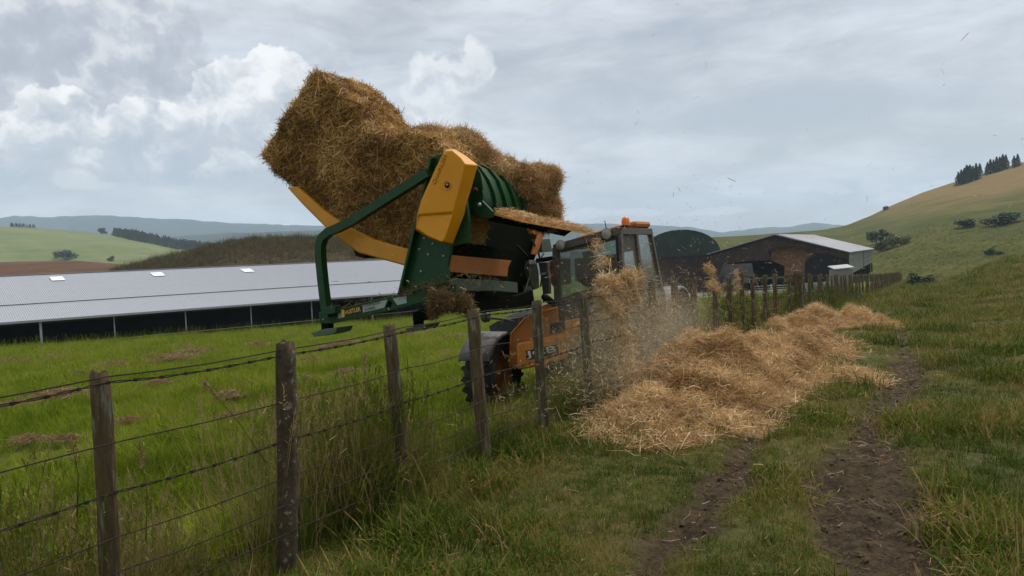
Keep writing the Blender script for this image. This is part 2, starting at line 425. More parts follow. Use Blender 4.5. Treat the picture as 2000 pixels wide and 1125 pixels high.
M['shed_dark'] = material('shaded_interior_timber', (0.006, 0.0055, 0.005), (0.009, 0.008, 0.007), 1.0, 0.9)  # timber taken near black: the shade inside the shed is put into its colour
M['mud_floor'] = material('bare_mud_floor', (0.03, 0.024, 0.018), (0.045, 0.035, 0.026), 0.5, 0.95)
M['dome_green'] = material('green_shade_fabric', (0.008, 0.028, 0.017), (0.012, 0.036, 0.022), 0.7, 0.75)
M['block'] = material('concrete_panel', (0.10, 0.095, 0.088), (0.075, 0.07, 0.062), 0.9, 0.9)
M['hay_stack'] = material('stored_hay', (0.11, 0.058, 0.025), (0.20, 0.11, 0.05), 2.2, 0.95, bump=0.8, bscale=4)
def glass_material():
    m = bpy.data.materials.new('dusty_tinted_glass'); m.use_nodes = True; w = NT(m.node_tree); w.n.clear()
    out = w.node('ShaderNodeOutputMaterial'); tr = w.node('ShaderNodeBsdfTransparent'); tr.inputs[0].default_value = (0.80, 0.93, 0.90, 1)
    gl = w.node('ShaderNodeBsdfGlossy'); gl.inputs['Roughness'].default_value = 0.08; gl.inputs[0].default_value = (0.9, 0.95, 0.95, 1)
    df = w.node('ShaderNodeBsdfDiffuse'); df.inputs[0].default_value = (0.30, 0.28, 0.225, 1)
    tc = w.node('ShaderNodeTexCoord')
    dust = w.smooth(w.noise(tc.outputs['Object'], 3.5, 8, 0.72), 0.30, 0.75, 0.22, 0.62)
    fr = w.node('ShaderNodeLayerWeight'); fr.inputs[0].default_value = 0.25
    m1 = w.node('ShaderNodeMixShader'); m2 = w.node('ShaderNodeMixShader')
    w.put(m1.inputs[0], w.m('MULTIPLY', fr.outputs[0], 0.3)); w.l.new(tr.outputs[0], m1.inputs[1]); w.l.new(gl.outputs[0], m1.inputs[2])
    w.put(m2.inputs[0], dust); w.l.new(m1.outputs[0], m2.inputs[1]); w.l.new(df.outputs[0], m2.inputs[2])
    w.l.new(m2.outputs[0], out.inputs[0]); return m
M['glass'] = glass_material()

# ================================================================== TERRAIN
def _hash(ix, iy, seed):
    h = (ix.astype(np.int64) * 374761393 + iy.astype(np.int64) * 668265263 + seed * 1274126177) & 0xFFFFFFFF
    h = ((h ^ (h >> 13)) * 1274126177) & 0xFFFFFFFF
    return ((h ^ (h >> 16)) & 0xFFFF) / 65535.0
def vnoise(x, y, seed=0):
    x = np.asarray(x, float); y = np.asarray(y, float)
    ix = np.floor(x); iy = np.floor(y); fx = x - ix; fy = y - iy
    fx = fx * fx * (3 - 2 * fx); fy = fy * fy * (3 - 2 * fy)
    a = _hash(ix, iy, seed); b = _hash(ix + 1, iy, seed); c = _hash(ix, iy + 1, seed); d = _hash(ix + 1, iy + 1, seed)
    return (a * (1 - fx) + b * fx) * (1 - fy) + (c * (1 - fx) + d * fx) * fy
def fbm(x, y, seed=0, oct=4):
    v = 0; a = 0.5; tot = 0
    for k in range(oct):
        v = v + a * vnoise(x * 2 ** k, y * 2 ** k, seed + k * 17); tot += a; a *= 0.5
    return v / tot
def sstep(x, a, b):
    u = np.clip((x - a) / (b - a), 0, 1); return u * u * (3 - 2 * u)
def soil_mask(s, t):
    """bare wheel ruts of the track, 1 = bare earth"""
    wob = (fbm(s * 1.3 + 40, t * 0.8, 3) - 0.5) * 1.1 + (fbm(s * 5, t * 4, 9) - 0.5) * 0.75
    c1 = -2.62 - 0.28 * sstep(t, 3.5, 1.0) + 0.12 * np.sin(t * 0.55)
    w1 = 0.14 + 0.15 * sstep(t, 5.0, 2.0) + 0.05 * sstep(t, 11, 6)
    m1 = sstep(np.abs(s - c1) + wob * 0.32, w1 + 0.12, w1 - 0.10) * sstep(t, 19.5, 15.5)
    c2 = -1.72; w2 = 0.12
    m2 = sstep(np.abs(s - c2) + wob * 0.34, w2 + 0.12, w2 - 0.10) * sstep(t, 5.2, 3.8)
    return np.clip(np.maximum(m1, m2), 0, 1)
def H(s, t):
    s = np.asarray(s, float); t = np.asarray(t, float)
    z = -0.52 * sstep(s, 0.25, 2.4) - 4.0 * np.tanh(np.maximum(s - 2, 0) * 0.04 / 4.0)
    z = z - 5.5 * np.tanh(np.maximum(t - 9, 0) * 0.042 / 5.5) * (1 - 0.8 * sstep(-s, 3, 11))
    z = z + 7.0 * np.tanh(np.maximum(-s - 6, 0) * 0.03 / 7.0)
    near = sstep(np.hypot(s, t), 60, 25)
    z = z + near * ((fbm(s * 0.9, t * 0.9, 21) - 0.5) * 0.10 + (fbm(s * 3.1, t * 3.1, 5) - 0.5) * 0.05 * (s < 0.5))
    sm_ = soil_mask(s, t); z = z - 0.055 * sm_ + sm_ * ((fbm(s * 7, t * 6, 91) - 0.5) * 0.09 + (vnoise(s * 13, t * 11, 92) - 0.5) * 0.03)
    far = sstep(np.hypot(s, t), 60, 200)
    z = z + far * (fbm(s * 0.012, t * 0.012, 31) - 0.5) * np.where(s < 0, 0.8, 3.0) - far * 1.0 - sstep(np.hypot(s, t), 250, 900) * 16 - (s < -2) * sstep(np.hypot(s, t), 85, 135) * 7
    return z
def Hxy(x, y):
    s, t = xy_st((x, y)); return float(H(np.array([s]), np.array([t]))[0])
def graded(lo, hi, step, out_lo, out_hi, g=1.085):
    a = list(np.arange(lo, hi + step / 2, step)); d = step; v = a[-1]
    while v < out_hi: d *= g; v += d; a.append(v)
    d = step; v = a[0]; pre = []
    while v > out_lo: d *= g; v -= d; pre.append(v)
    return np.array(pre[::-1] + a)
ts = graded(-3.5, 20, 0.07, -600, 3600); ss = graded(-6, 5, 0.07, -3000, 3000)
SS, TT = np.meshgrid(ss, ts)
ZZ = H(SS, TT)
XY = np.stack([F0.x + U.x * TT + NL.x * SS, F0.y + U.y * TT + NL.y * SS, ZZ], -1).reshape(-1, 3)
nr, nc = SS.shape
idx = np.arange(nr * nc).reshape(nr, nc)
GF = np.stack([idx[:-1, :-1], idx[:-1, 1:], idx[1:, 1:], idx[1:, :-1]], -1).reshape(-1, 4)
sf_, tf_ = SS.ravel(), TT.ravel()
xw, yw = XY[:, 0], XY[:, 1]
ratio = xw / np.maximum(yw, 1)
yard = sstep(yw + (fbm(xw * .1, yw * .1, 77) - .5) * 14, 66, 72) * sstep(yw, 190, 150) * sstep(ratio, 0.02, 0.10) * sstep(ratio, 0.46, 0.40) * (sf_ > 2)
dry = sstep(fbm(sf_ * 0.35, tf_ * 0.35, 55), 0.5, 0.72)
zone = np.stack([soil_mask(sf_, tf_), sstep(sf_, 0.2, 1.2), yard, dry], -1)
def ground_material():
    m = bpy.data.materials.new('ground'); m.use_nodes = True; w = NT(m.node_tree); b = w.n['Principled BSDF']
    at = w.node('ShaderNodeAttribute', attribute_name='zone'); sp = w.node('ShaderNodeSeparateColor'); w.l.new(at.outputs['Color'], sp.inputs[0])
    geo = w.node('ShaderNodeNewGeometry'); P = geo.outputs['Position']
    n1 = w.noise(P, 0.7, 6, 0.65); n2 = w.noise(P, 9, 7, 0.7); n3 = w.noise(P, 45, 4, 0.7); n0 = w.noise(P, 0.06, 5, 0.6)
    fine = w.smooth(w.m('ADD', w.m('MULTIPLY', n1, .5), w.m('MULTIPLY', n2, .5)), 0.35, 0.65)
    track = w.mix(fine, (0.046, 0.054, 0.010, 1), (0.10, 0.095, 0.024, 1))
    track = w.mix(w.smooth(w.noise(P, 1.3, 5, 0.6), 0.52, 0.62, 0, 0.85), track, (0.105, 0.078, 0.036, 1))
    track = w.mix(w.smooth(n0, 0.42, 0.62, 0, 0.5), track, (0.066, 0.078, 0.014, 1))
    pad = w.mix(fine, (0.075, 0.105, 0.012, 1), (0.118, 0.138, 0.022, 1))
    pad = w.mix(w.m('MULTIPLY', at.outputs['Alpha'], 0.5), pad, (0.12, 0.115, 0.04, 1))
    g = w.mix(sp.outputs[1], track, pad)
    so = w.mix(w.smooth(w.m('ADD', w.m('MULTIPLY', n2, .6), w.m('MULTIPLY', n3, .4)), 0.36, 0.64), (0.013, 0.009, 0.0045, 1), (0.074, 0.050, 0.026, 1))
    g = w.mix(sp.outputs[0], g, so)
    yd = w.mix(w.smooth(w.noise(P, 0.11, 5, 0.6), 0.4, 0.6), (0.115, 0.095, 0.075, 1), (0.17, 0.145, 0.13, 1))
    g = w.mix(sp.outputs[2], g, yd)
    w.put(b.inputs['Base Color'], g); b.inputs['Roughness'].default_value = 0.95; b.inputs['Specular IOR Level'].default_value = 0.15
    bp = w.node('ShaderNodeBump'); bp.inputs['Strength'].default_value = 0.9; bp.inputs['Distance'].default_value = 0.04
    w.put(bp.inputs['Height'], w.m('ADD', n2, w.m('MULTIPLY', n3, 0.4))); w.l.new(bp.outputs[0], b.inputs['Normal'])
    return m
ground = np_mesh('ground', XY, GF, ground_material(), smooth=True, attrs={'zone': zone})
setp(ground, 'grassy farm ground with a rutted track beside a wire fence', kind='structure')

# ------------------------------------------------------------------ hills: crest read from the skyline, slope running down to the ground before it
def hill(name, label, crest, D, Db, zb, mat, rough_amp=0.0, rows=14, shape=1.0, back=0.35, step=8.0, backz=None):
    xs = np.arange(crest[0][0], crest[-1][0] + 0.1, step)
    ys = np.interp(xs, [c[0] for c in crest], [c[1] for c in crest])
    Dv = D if callable(D) else (lambda x: D)
    Dbv = Db if callable(Db) else (lambda x: Db)
    cr = [on_y(x, y, Dv(x)) for x, y in zip(xs, ys)]
    V = []; nrow = rows + 5
    for r in range(nrow):
        for i, (x, c) in enumerate(zip(xs, cr)):
            if r <= rows:
                k = r / rows
                f = Dbv(x) / Dv(x); q = f + (1 - f) * k
                zz = zb + (c.z - zb) * (k ** shape if shape >= 1 else 1 - (1 - k) ** (1 / shape))
                p = Vector((c.x * q, c.y * q, zz))
                am = rough_amp * math.sin(math.pi * min(k, 0.93))
                p.z += am * (float(fbm(np.array([p.x * 0.02]), np.array([p.y * 0.02]), 4)[0]) - 0.5)
            else:
                k = (r - rows) / 4; q = 1 + back * k
                p = Vector((c.x * q, c.y * q, c.z + ((zb if backz is None else backz) - c.z) * k * k))
            V.append(p)
    n = len(xs)
    F = [(r * n + i, r * n + i + 1, (r + 1) * n + i + 1, (r + 1) * n + i) for r in range(nrow - 1) for i in range(n - 1)]
    o = mesh(name, V, F, mat, smooth=True)
    return setp(o, label, kind='structure')
def field_material(name, c1, c2, c3, scale, hi=None, hz=(5, 25), bumpd=0.6):
    m = bpy.data.materials.new(name); m.use_nodes = True; w = NT(m.node_tree); b = w.n['Principled BSDF']
    geo = w.node('ShaderNodeNewGeometry'); P = geo.outputs['Position']
    n1 = w.noise(P, scale, 7, 0.62, 0.3); n2 = w.noise(P, scale * 6, 6, 0.65)
    c = w.mix(w.smooth(n1, 0.38, 0.62), C4(c1), C4(c2)); c = w.mix(w.smooth(n2, 0.5, 0.72, 0, 0.7), c, C4(c3))
    ter = w.noise(w.vm('MULTIPLY', P, (0.02, 0.02, 1.1)), 1.0, 5, 0.6); c = w.mix(w.smooth(ter, 0.54, 0.66, 0, 0.45), c, C4([v * 0.62 for v in c1])); c = w.mix(w.smooth(ter, 0.46, 0.34, 0, 0.4), c, C4([min(1, v * 1.35) for v in c2]))
    if hi:
        sp = w.node('ShaderNodeSeparateXYZ'); w.l.new(P, sp.inputs[0])
        zz = w.m('ADD', sp.outputs[2], w.m('MULTIPLY_ADD', n1, 30, -15))
        hc = w.mix(w.smooth(n2, 0.35, 0.65), C4(hi[0]), C4(hi[1])); c = w.mix(w.smooth(zz, hz[0], hz[1]), c, hc)
    w.put(b.inputs['Base Color'], c); b.inputs['Roughness'].default_value = 1.0; b.inputs['Specular IOR Level'].default_value = 0.1
    bp = w.node('ShaderNodeBump'); bp.inputs['Strength'].default_value = bumpd; bp.inputs['Distance'].default_value = 0.5
    w.put(bp.inputs['Height'], n2); w.l.new(bp.outputs[0], b.inputs['Normal']); return m
MF = {
 'hillside': field_material('hillside_pasture', (0.050, 0.060, 0.009), (0.076, 0.076, 0.014), (0.032, 0.040, 0.007), 0.035, hi=((0.185, 0.12, 0.042), (0.135, 0.10, 0.034)), hz=(8, 25), bumpd=1.0),
 'pasture': field_material('pale_pasture', (0.115, 0.150, 0.055), (0.145, 0.165, 0.070), (0.18, 0.16, 0.085), 0.012),
 'plough': field_material('ploughed_earth', (0.085, 0.046, 0.026), (0.11, 0.06, 0.034), (0.07, 0.038, 0.022), 0.05),
 'mound': field_material('rough_brown_grass', (0.042, 0.034, 0.014), (0.066, 0.046, 0.022), (0.030, 0.034, 0.011), 0.09, bumpd=1.0),
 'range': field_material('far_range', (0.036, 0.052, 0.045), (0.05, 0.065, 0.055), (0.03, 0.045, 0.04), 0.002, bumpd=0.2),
}
far_crest = [(-300, 440), (-100, 432), (0, 428), (30, 421), (100, 424), (180, 421), (230, 422), (320, 427), (430, 433), (500, 438), (560, 440), (620, 440), (800, 441), (1060, 438), (1150, 437), (1230, 438),
             (1300, 441), (1340, 443), (1380, 450), (1410, 454), (1480, 446), (1540, 442), (1590, 436), (1615, 437), (1650, 441), (1720, 446), (1900, 450), (2300, 448)]
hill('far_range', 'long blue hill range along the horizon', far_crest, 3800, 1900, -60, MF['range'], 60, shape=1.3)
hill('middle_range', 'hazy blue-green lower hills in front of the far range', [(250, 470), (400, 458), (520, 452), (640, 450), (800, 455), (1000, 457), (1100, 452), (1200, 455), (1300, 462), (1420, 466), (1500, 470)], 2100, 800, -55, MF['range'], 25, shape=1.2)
hill('green_hill', 'pale green grazed hill beyond the ploughed field', [(-400, 425), (-200, 432), (0, 441), (64, 445), (112, 450), (198, 457), (260, 466), (300, 474), (352, 487), (440, 502), (520, 512)], 900, 330, -24, MF['pasture'], 16, rows=24, shape=0.8)
hill('ploughed_field', 'strip of red-brown ploughed earth behind the long shed', [(-300, 520), (0, 512), (80, 510), (150, 509), (215, 514), (260, 518), (330, 525)], 260, 130, -9, MF['plough'], 1.0, shape=1.0)
mound = hill('earth_mound', 'rough brown grass bank rising behind the long shed', [(120, 548), (180, 540), (215, 528), (260, 516), (300, 505), (380, 487), (430, 475), (470, 466), (560, 462), (640, 462), (720, 464), (800, 470), (900, 486), (960, 500), (1010, 518), (1040, 530)], 150, 88, -6.5, MF['mound'], 1.6, rows=22, shape=0.75)
def hill_D(px): return float(np.interp(px, [1280, 1500, 1650, 1760, 2000, 2400], [300, 320, 420, 460, 470, 480]))
hillside = hill('hillside', 'steep hillside, green below and dry tan grass above', [(1240, 484), (1300, 474), (1390, 463), (1440, 461), (1500, 457), (1600, 450), (1650, 441), (1700, 421), (1735, 404), (1800, 377), (1860, 357), (1900, 346), (1950, 331), (2000, 316), (2100, 290), (2300, 240)],
     hill_D, lambda x: float(np.interp(x, [1240, 1500, 1700, 1800, 2000, 2400], [150, 150, 130, 80, 62, 55])), -6.0, MF['hillside'], 3.5, rows=34, shape=1.5, backz=-5)
def hill_point(obj, px, py):
    """where the viewing ray first meets a hill mesh"""
    dg = bpy.context.evaluated_depsgraph_get(); dg.update()
    ok, loc, nrm, i = obj.ray_cast(CAM, ray(px, py).normalized())
    return loc.copy() if ok else None
def ground_at(px, py):
    """where a viewing ray meets the terrain sheet"""
    d = ray(px, py).normalized(); lo = None
    for k in np.geomspace(2, 1500, 900):
        p = CAM + d * k
        if p.z < Hxy(p.x, p.y): return p
    return CAM + d * 1500

# ================================================================== LONG SHED (left)
def long_shed():
    a = on_z(0, 697, -3.45); b = on_z(780, 630, -3.9); e = (b - a); e.z = 0; e.normalize()
    nb = Vector((-e.y, e.x, 0))                      # away from the camera
    if nb.y < 0: nb = -nb
    z0 = -3.7
    A = Vector((a.x, a.y, 0)); start = A - e * 8.0; L = 46.0
    eave_pt = [on_plane(x, y, A, nb) for x, y in ((0, 627), (400, 597), (770, 571))]
    ze = sum(p.z for p in eave_pt) / 3
    Wd = 13.0
    rp = [on_plane(x, y, A + nb * Wd, nb) for x, y in ((0, 541), (400, 523), (740, 509))]
    zr = sum(p.z for p in rp) / 3
    root = empty('long_shed', start + Z_ * z0, 'long open-fronted cattle shed with pale corrugated iron roof', 'shed')
    sl = Vector((nb.x * Wd, nb.y * Wd, zr - ze)); sl_l = sl.length; sl.normalize(); nrm = e.cross(sl).normalized()
    if nrm.z < 0: nrm = -nrm
    # roof sheets: bays of real corrugation, a lower and an upper course
    bay = 2.3; nb_ = int(L / bay)
    def sheet_mesh(v0, v1, lift):
        nx = 16; V = []; F = []
        for j in range(2):
            vv = v0 + (v1 - v0) * j
            for i in range(nx * 2 + 1):
                V.append(e * (i * bay / (nx * 2)) + sl * vv + nrm * (lift + 0.018 * (1 if i % 2 else -1)))
        n = nx * 2 + 1
        for i in range(n - 1): F.append((i, i + 1, n + i + 1, n + i))
        me = bpy.data.meshes.new('roof_sheet'); me.from_pydata([tuple(v) for v in V], [], F); me.materials.append(M['roof_iron']); me.update()
        return me
    lower = sheet_mesh(-0.45, 4.1, 0.0); upper = sheet_mesh(3.95, sl_l, 0.06)
    for k in range(nb_):
        for me in (lower, upper):
            o = bpy.data.objects.new('roof_sheet', me); COL.objects.link(o); o.location = start + e * (k * bay) + Z_ * ze; adopt(o, root)
            o.location = o.location  # stays in world place through the parent inverse
    # far slope, closing the roof behind
    rid0 = start + nb * Wd + Z_ * zr; rid1 = rid0 + e * (nb_ * bay)
    mesh('rear_roof', [rid0, rid1, rid1 + nb * Wd - Z_ * (zr - ze), rid0 + nb * Wd - Z_ * (zr - ze)], [(0, 1, 2, 3)], M['roof_iron'], root)
    box('ridge_cap', rid0 + e * (nb_ * bay / 2) + Z_ * 0.08, e, nb, Z_, nb_ * bay, 0.5, 0.06, M['roof_iron'], root, 0.0)
    for px, py in ((112, 544), (308, 535.5), (483, 528)):
        p = on_plane(px, py, rid0 + nrm * 0.12, nrm)
        box('skylight', p, e, sl, nrm, 0.95, 1.3, 0.03, M['skylight'], root, 0)
    # eave beam and gutter, posts, rails, back and end walls, floor
    ev = start + Z_ * (ze - 0.16) + e * (nb_ * bay / 2) - nb * 0.40
    box('gutter', ev, e, nb, Z_, nb_ * bay, 0.14, 0.16, M['light_grey'], root, 0)
    box('eave_beam', ev + nb * 0.45 - Z_ * 0.12, e, nb, Z_, nb_ * bay, 0.12, 0.28, M['barn_wood'], root, 0)
    zfl = z0 - 0.25
    for px in (80, 225, 365, 493, 612, 728, -60, 850):
        d = on_plane(px, 660, A, nb); big = px in (80, 728)
        r = 0.085 if big else 0.05
        p = Vector((d.x, d.y, 0)) - nb * (0.18 if big else 0.0)
        tube('post', [p + Z_ * (zfl - 0.3), p + Z_ * (ze - 0.2)], r, M['light_grey'] if big else M['steel'], root, 8)
    for h in (0.75,):
        tube('rail', [start + Z_ * (z0 + h), start + e * L * 0.99 + Z_ * (z0 + h)], 0.03, M['steel'], root, 6)
    far = start + nb * (2 * Wd - 0.3)
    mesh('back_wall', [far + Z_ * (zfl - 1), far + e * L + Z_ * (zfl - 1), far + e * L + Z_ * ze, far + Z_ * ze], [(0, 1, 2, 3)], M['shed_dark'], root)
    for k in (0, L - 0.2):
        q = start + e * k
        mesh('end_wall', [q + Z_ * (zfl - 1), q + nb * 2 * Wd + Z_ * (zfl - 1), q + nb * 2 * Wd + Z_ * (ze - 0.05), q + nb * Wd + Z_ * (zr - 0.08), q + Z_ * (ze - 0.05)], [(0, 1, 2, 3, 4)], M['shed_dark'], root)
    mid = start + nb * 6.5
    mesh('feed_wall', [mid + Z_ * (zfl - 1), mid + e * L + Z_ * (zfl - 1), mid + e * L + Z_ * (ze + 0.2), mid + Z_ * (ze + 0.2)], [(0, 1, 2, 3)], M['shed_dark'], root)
    fl = start - nb * 0.2
    mesh('floor', [fl + Z_ * (zfl + 0.12), fl + e * L + Z_ * (zfl + 0.12), fl + e * L + nb * 2 * Wd + Z_ * (zfl + 0.12), fl + nb * 2 * Wd + Z_ * (zfl + 0.12)], [(0, 1, 2, 3)], M['mud_floor'], root)
    tube('downpipe', [on_plane(720, 576, A, nb), on_plane(720, 583, A, nb), on_plane(728, 590, A, nb), on_plane(728, 630, A, nb)], 0.06, M['light_grey'], root, 6)
    return start, e, nb, z0, L
SHED = long_shed()

# ================================================================== HAY BARN (right)
def hay_barn():
    zb = -4.0
    rc = on_y(1658, 540, 127); RC = Vector((rc.x, rc.y, 0))                 # near right corner
    fr = on_y(1705, 520, 160); FR = Vector((fr.x, fr.y, 0))
    side = (FR - RC); dl = side.length; side.normalize(); acr = Vector((-side.y, side.x, 0))   # acr runs left along the gable
    lp = on_plane(1387, 520, RC, side); LC = Vector((lp.x, lp.y, 0)); Wd = (LC - RC).length
    ze = on_plane(1658, 493, RC, side).z; zlE = on_plane(1387, 497, RC, side).z
    rp = on_plane(1515, 459, RC, side); zr = rp.z; fr_ = (Vector((rp.x, rp.y, 0)) - RC).length / Wd
    root = empty('hay_barn', RC.lerp(LC, 0.5) + Z_ * zb, 'big open-fronted hay barn with grey iron roof and dark timber gable', 'barn')
    A = lambda f, d, z: RC + (LC - RC) * f + side * d + Z_ * z
    hr = zr
    ridge_n, ridge_f = A(fr_, -0.6, hr), A(fr_, dl, hr)
    prism('roof', [A(-0.015, -0.6, ze - 0.06), ridge_n, ridge_f, A(-0.015, dl, ze - 0.06)], Z_ * 0.15, M['barn_roof'], root, 0)
    prism('roof', [ridge_n + acr * 0.02, A(1.015, -0.6, zlE), A(1.015, dl, zlE), ridge_f + acr * 0.02], Z_ * 0.15, M['barn_roof'], root, 0)
    for k in range(1, 9):       # seams of the iron sheets
        q = dl * k / 9
        tube('roof_seam', [A(-0.012, q, ze + 0.10), A(fr_, q, hr + 0.16)], 0.045, M['barn_roof'], root, 4)
    # side wall: two clad panels with a dark gap, raised on posts
    zl = zb + 1.0
    prism('wall_panel', [A(0, 0, zb + 0.15), A(0, dl * 0.55, zl - 0.25), A(0, dl * 0.55, ze - 0.1), A(0, 0, ze - 0.1)], acr * 0.2, M['barn_wall'], root, 0)
    prism('wall_panel', [A(0, dl * 0.585, zl - 0.2), A(0, dl, zl + 0.3), A(0, dl, ze - 0.1), A(0, dl * 0.585, ze - 0.1)], acr * 0.2, M['barn_wall'], root, 0)
    for k in range(8):
        q = dl * (0.3 + 0.1 * k); tube('post', [A(0.01, q, zb - 0.8), A(0.01, q, ze - 0.3)], 0.14, M['barn_wood'], root, 6)
    # gable front: dark boards round the open hay bay, other opening filled black
    G = lambda px, py: on_plane(px, py, RC - side * 0.02, side)
    def gp(name, pts, mat, th=0.18): prism(name, [G(*p) for p in pts], side * th, mat, root, 0)
    gp('gable_board_or_shade', [(1387, 500), (1515, 460), (1658, 494), (1658, 508), (1612, 497), (1560, 484), (1528, 481), (1500, 490), (1505, 508), (1462, 510), (1425, 514), (1387, 518)], M['barn_wood'])
    gp('gable_board_or_shade', [(1570, 540), (1576, 506), (1612, 494), (1658, 507), (1658, 548), (1570, 552)], M['black'])  # near-black sheet filling an opening, standing in for the shade inside
    gp('gable_board_or_shade', [(1387, 516), (1425, 512), (1410, 552), (1387, 552)], M['barn_wood'])
    gp('gable_panel', [(1412, 516), (1468, 514), (1472, 534), (1480, 552), (1400, 552)], M['block'])
    tube('bargeboard', [G(1387, 497), G(1515, 457.5), G(1660, 493)], 0.10, M['barn_wood'], root, 4)
    # inside: back wall, left wall, floor
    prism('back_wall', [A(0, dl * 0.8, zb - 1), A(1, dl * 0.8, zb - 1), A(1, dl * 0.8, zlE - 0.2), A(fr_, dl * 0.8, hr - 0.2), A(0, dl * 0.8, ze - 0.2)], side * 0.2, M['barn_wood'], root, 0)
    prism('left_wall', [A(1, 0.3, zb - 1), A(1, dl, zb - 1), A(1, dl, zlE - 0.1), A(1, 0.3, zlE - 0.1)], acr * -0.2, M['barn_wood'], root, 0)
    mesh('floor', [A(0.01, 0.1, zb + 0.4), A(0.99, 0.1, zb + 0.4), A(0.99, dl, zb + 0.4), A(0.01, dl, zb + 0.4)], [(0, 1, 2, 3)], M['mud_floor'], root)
    # stored hay: a stack with a sloping face, seen through the opening
    hs = [G(1500, 508), G(1504, 486), G(1530, 479), G(1562, 481), G(1612, 492), G(1575, 505), G(1571, 522), G(1528, 520)]
    o = prism('hay_stack', [p + side * 1.5 for p in hs], side * 5 + Z_ * 0.4, M['hay_stack'], None, 0)
    setp(o, 'brown stack of stored hay inside the open-fronted barn', 'hay stack')
    o2 = prism('hay_stack', [G(x, y) + side * 0.8 for x, y in ((1530, 521), (1571, 511), (1571, 552), (1530, 552))], side * 4, M['hay_stack'], None, 0)
    setp(o2, 'low block of stored hay on the barn floor beneath the big stack', 'hay stack')
    return RC, side, acr
BARN = hay_barn()

# ================================================================== HOOP SHELTER
def hoop_shelter():
    D = 145; c = on_y(1330, 520, D); zb = Hxy(c.x, c.y) - 0.4
    right = Vector((1, -0.25, 0)).normalized(); back = Vector((0.25, 1, 0)).normalized()
    top = on_y(1330, 449, D).z; Rr = 7.3; spring = on_y(1330, 501, D).z
    base = Vector((c.x, c.y, 0))
    root = empty('hoop_shelter', base + Z_ * zb, 'dark green fabric hoop shelter on brown walls beside the hay barn', 'shelter')
    n = 22; V = []; F = []
    for j in range(2):
        for i in range(n + 1):
            th = math.pi * i / n
            V.append(base + right * (-math.cos(th) * Rr) + back * (j * 16) + Z_ * (spring + (top - spring) * math.sin(th) ** 0.9))
    for i in range(n): F.append((i, i + 1, n + 2 + i, n + 1 + i))
    V.append(base + Z_ * spring); k = len(V) - 1
    for i in range(n): F.append((i + 1, i, k))
    mesh('canopy', V, F, M['dome_green'], root, smooth=False)
    for i in range(5):
        q = base + back * (0.2 + i * 3.9)
        tube('hoop', [q + right * (-math.cos(math.pi * a / 16) * (Rr + 0.03)) + Z_ * (spring + 0.03 + (top - spring) * math.sin(math.pi * a / 16) ** 0.9) for a in range(17)], 0.06, M['dome_green'], root, 5)
    for sg in (-1, 1):
        box('wall', base + right * (sg * (Rr - 0.2)) + back * 8 + Z_ * ((zb + spring) / 2), right, back, Z_, 0.5, 16, spring - zb + 0.5, M['barn_wood'], root, 0)
    box('wall', base + back * 0.3 + Z_ * ((zb + spring) / 2), right, back, Z_, 2 * Rr - 0.4, 0.3, spring - zb + 0.5, M['barn_wood'], root, 0)
hoop_shelter()

# ================================================================== STRAW TOOLS
def strand_geo(P, D, L, Wd, bend=0.25, rg=rng):
    """ribbons: centre P (n,3), direction D (n,3), length L, width Wd -> V, F, rnd"""
    n = len(P); D = D / np.maximum(np.linalg.norm(D, axis=1, keepdims=True), 1e-6)
    r = rg.normal(size=(n, 3)); side = np.cross(D, r); side /= np.maximum(np.linalg.norm(side, axis=1, keepdims=True), 1e-6)
    bow = np.cross(D, side) * (L * bend * rg.normal(size=n) * 0.5)[:, None]
    w = side * (Wd / 2)[:, None]
    a = P - D * (L / 2)[:, None]; b = P + D * (L / 2)[:, None]; m = P + bow
    V = np.stack([a - w, a + w, m - w, m + w, b - w * 0.6, b + w * 0.6], 1).reshape(-1, 3)
    k = (np.arange(n) * 6)[:, None]
    F = np.stack([k + np.array([0, 1, 3, 2]), k + np.array([2, 3, 5, 4])], 1).reshape(-1, 4)
    return V, F, np.repeat(rg.random(n), 6)
def surface_points(o, n, rg=rng):
    me = o.data; me.calc_loop_triangles()
    nv = len(me.vertices); co = np.empty(nv * 3, np.float32); me.vertices.foreach_get('co', co); co = co.reshape(-1, 3)
    tr = np.empty(len(me.loop_triangles) * 3, np.int32); me.loop_triangles.foreach_get('vertices', tr); tr = tr.reshape(-1, 3)
    a, b, c = co[tr[:, 0]], co[tr[:, 1]], co[tr[:, 2]]
    nr = np.cross(b - a, c - a); ar = np.linalg.norm(nr, axis=1); nr /= np.maximum(ar, 1e-9)[:, None]
    k = rg.choice(len(tr), n, p=ar / ar.sum()); u = rg.random((n, 2)); u[u.sum(1) > 1] = 1 - u[u.sum(1) > 1]
    return a[k] + (b[k] - a[k]) * u[:, :1] + (c[k] - a[k]) * u[:, 1:], nr[k]
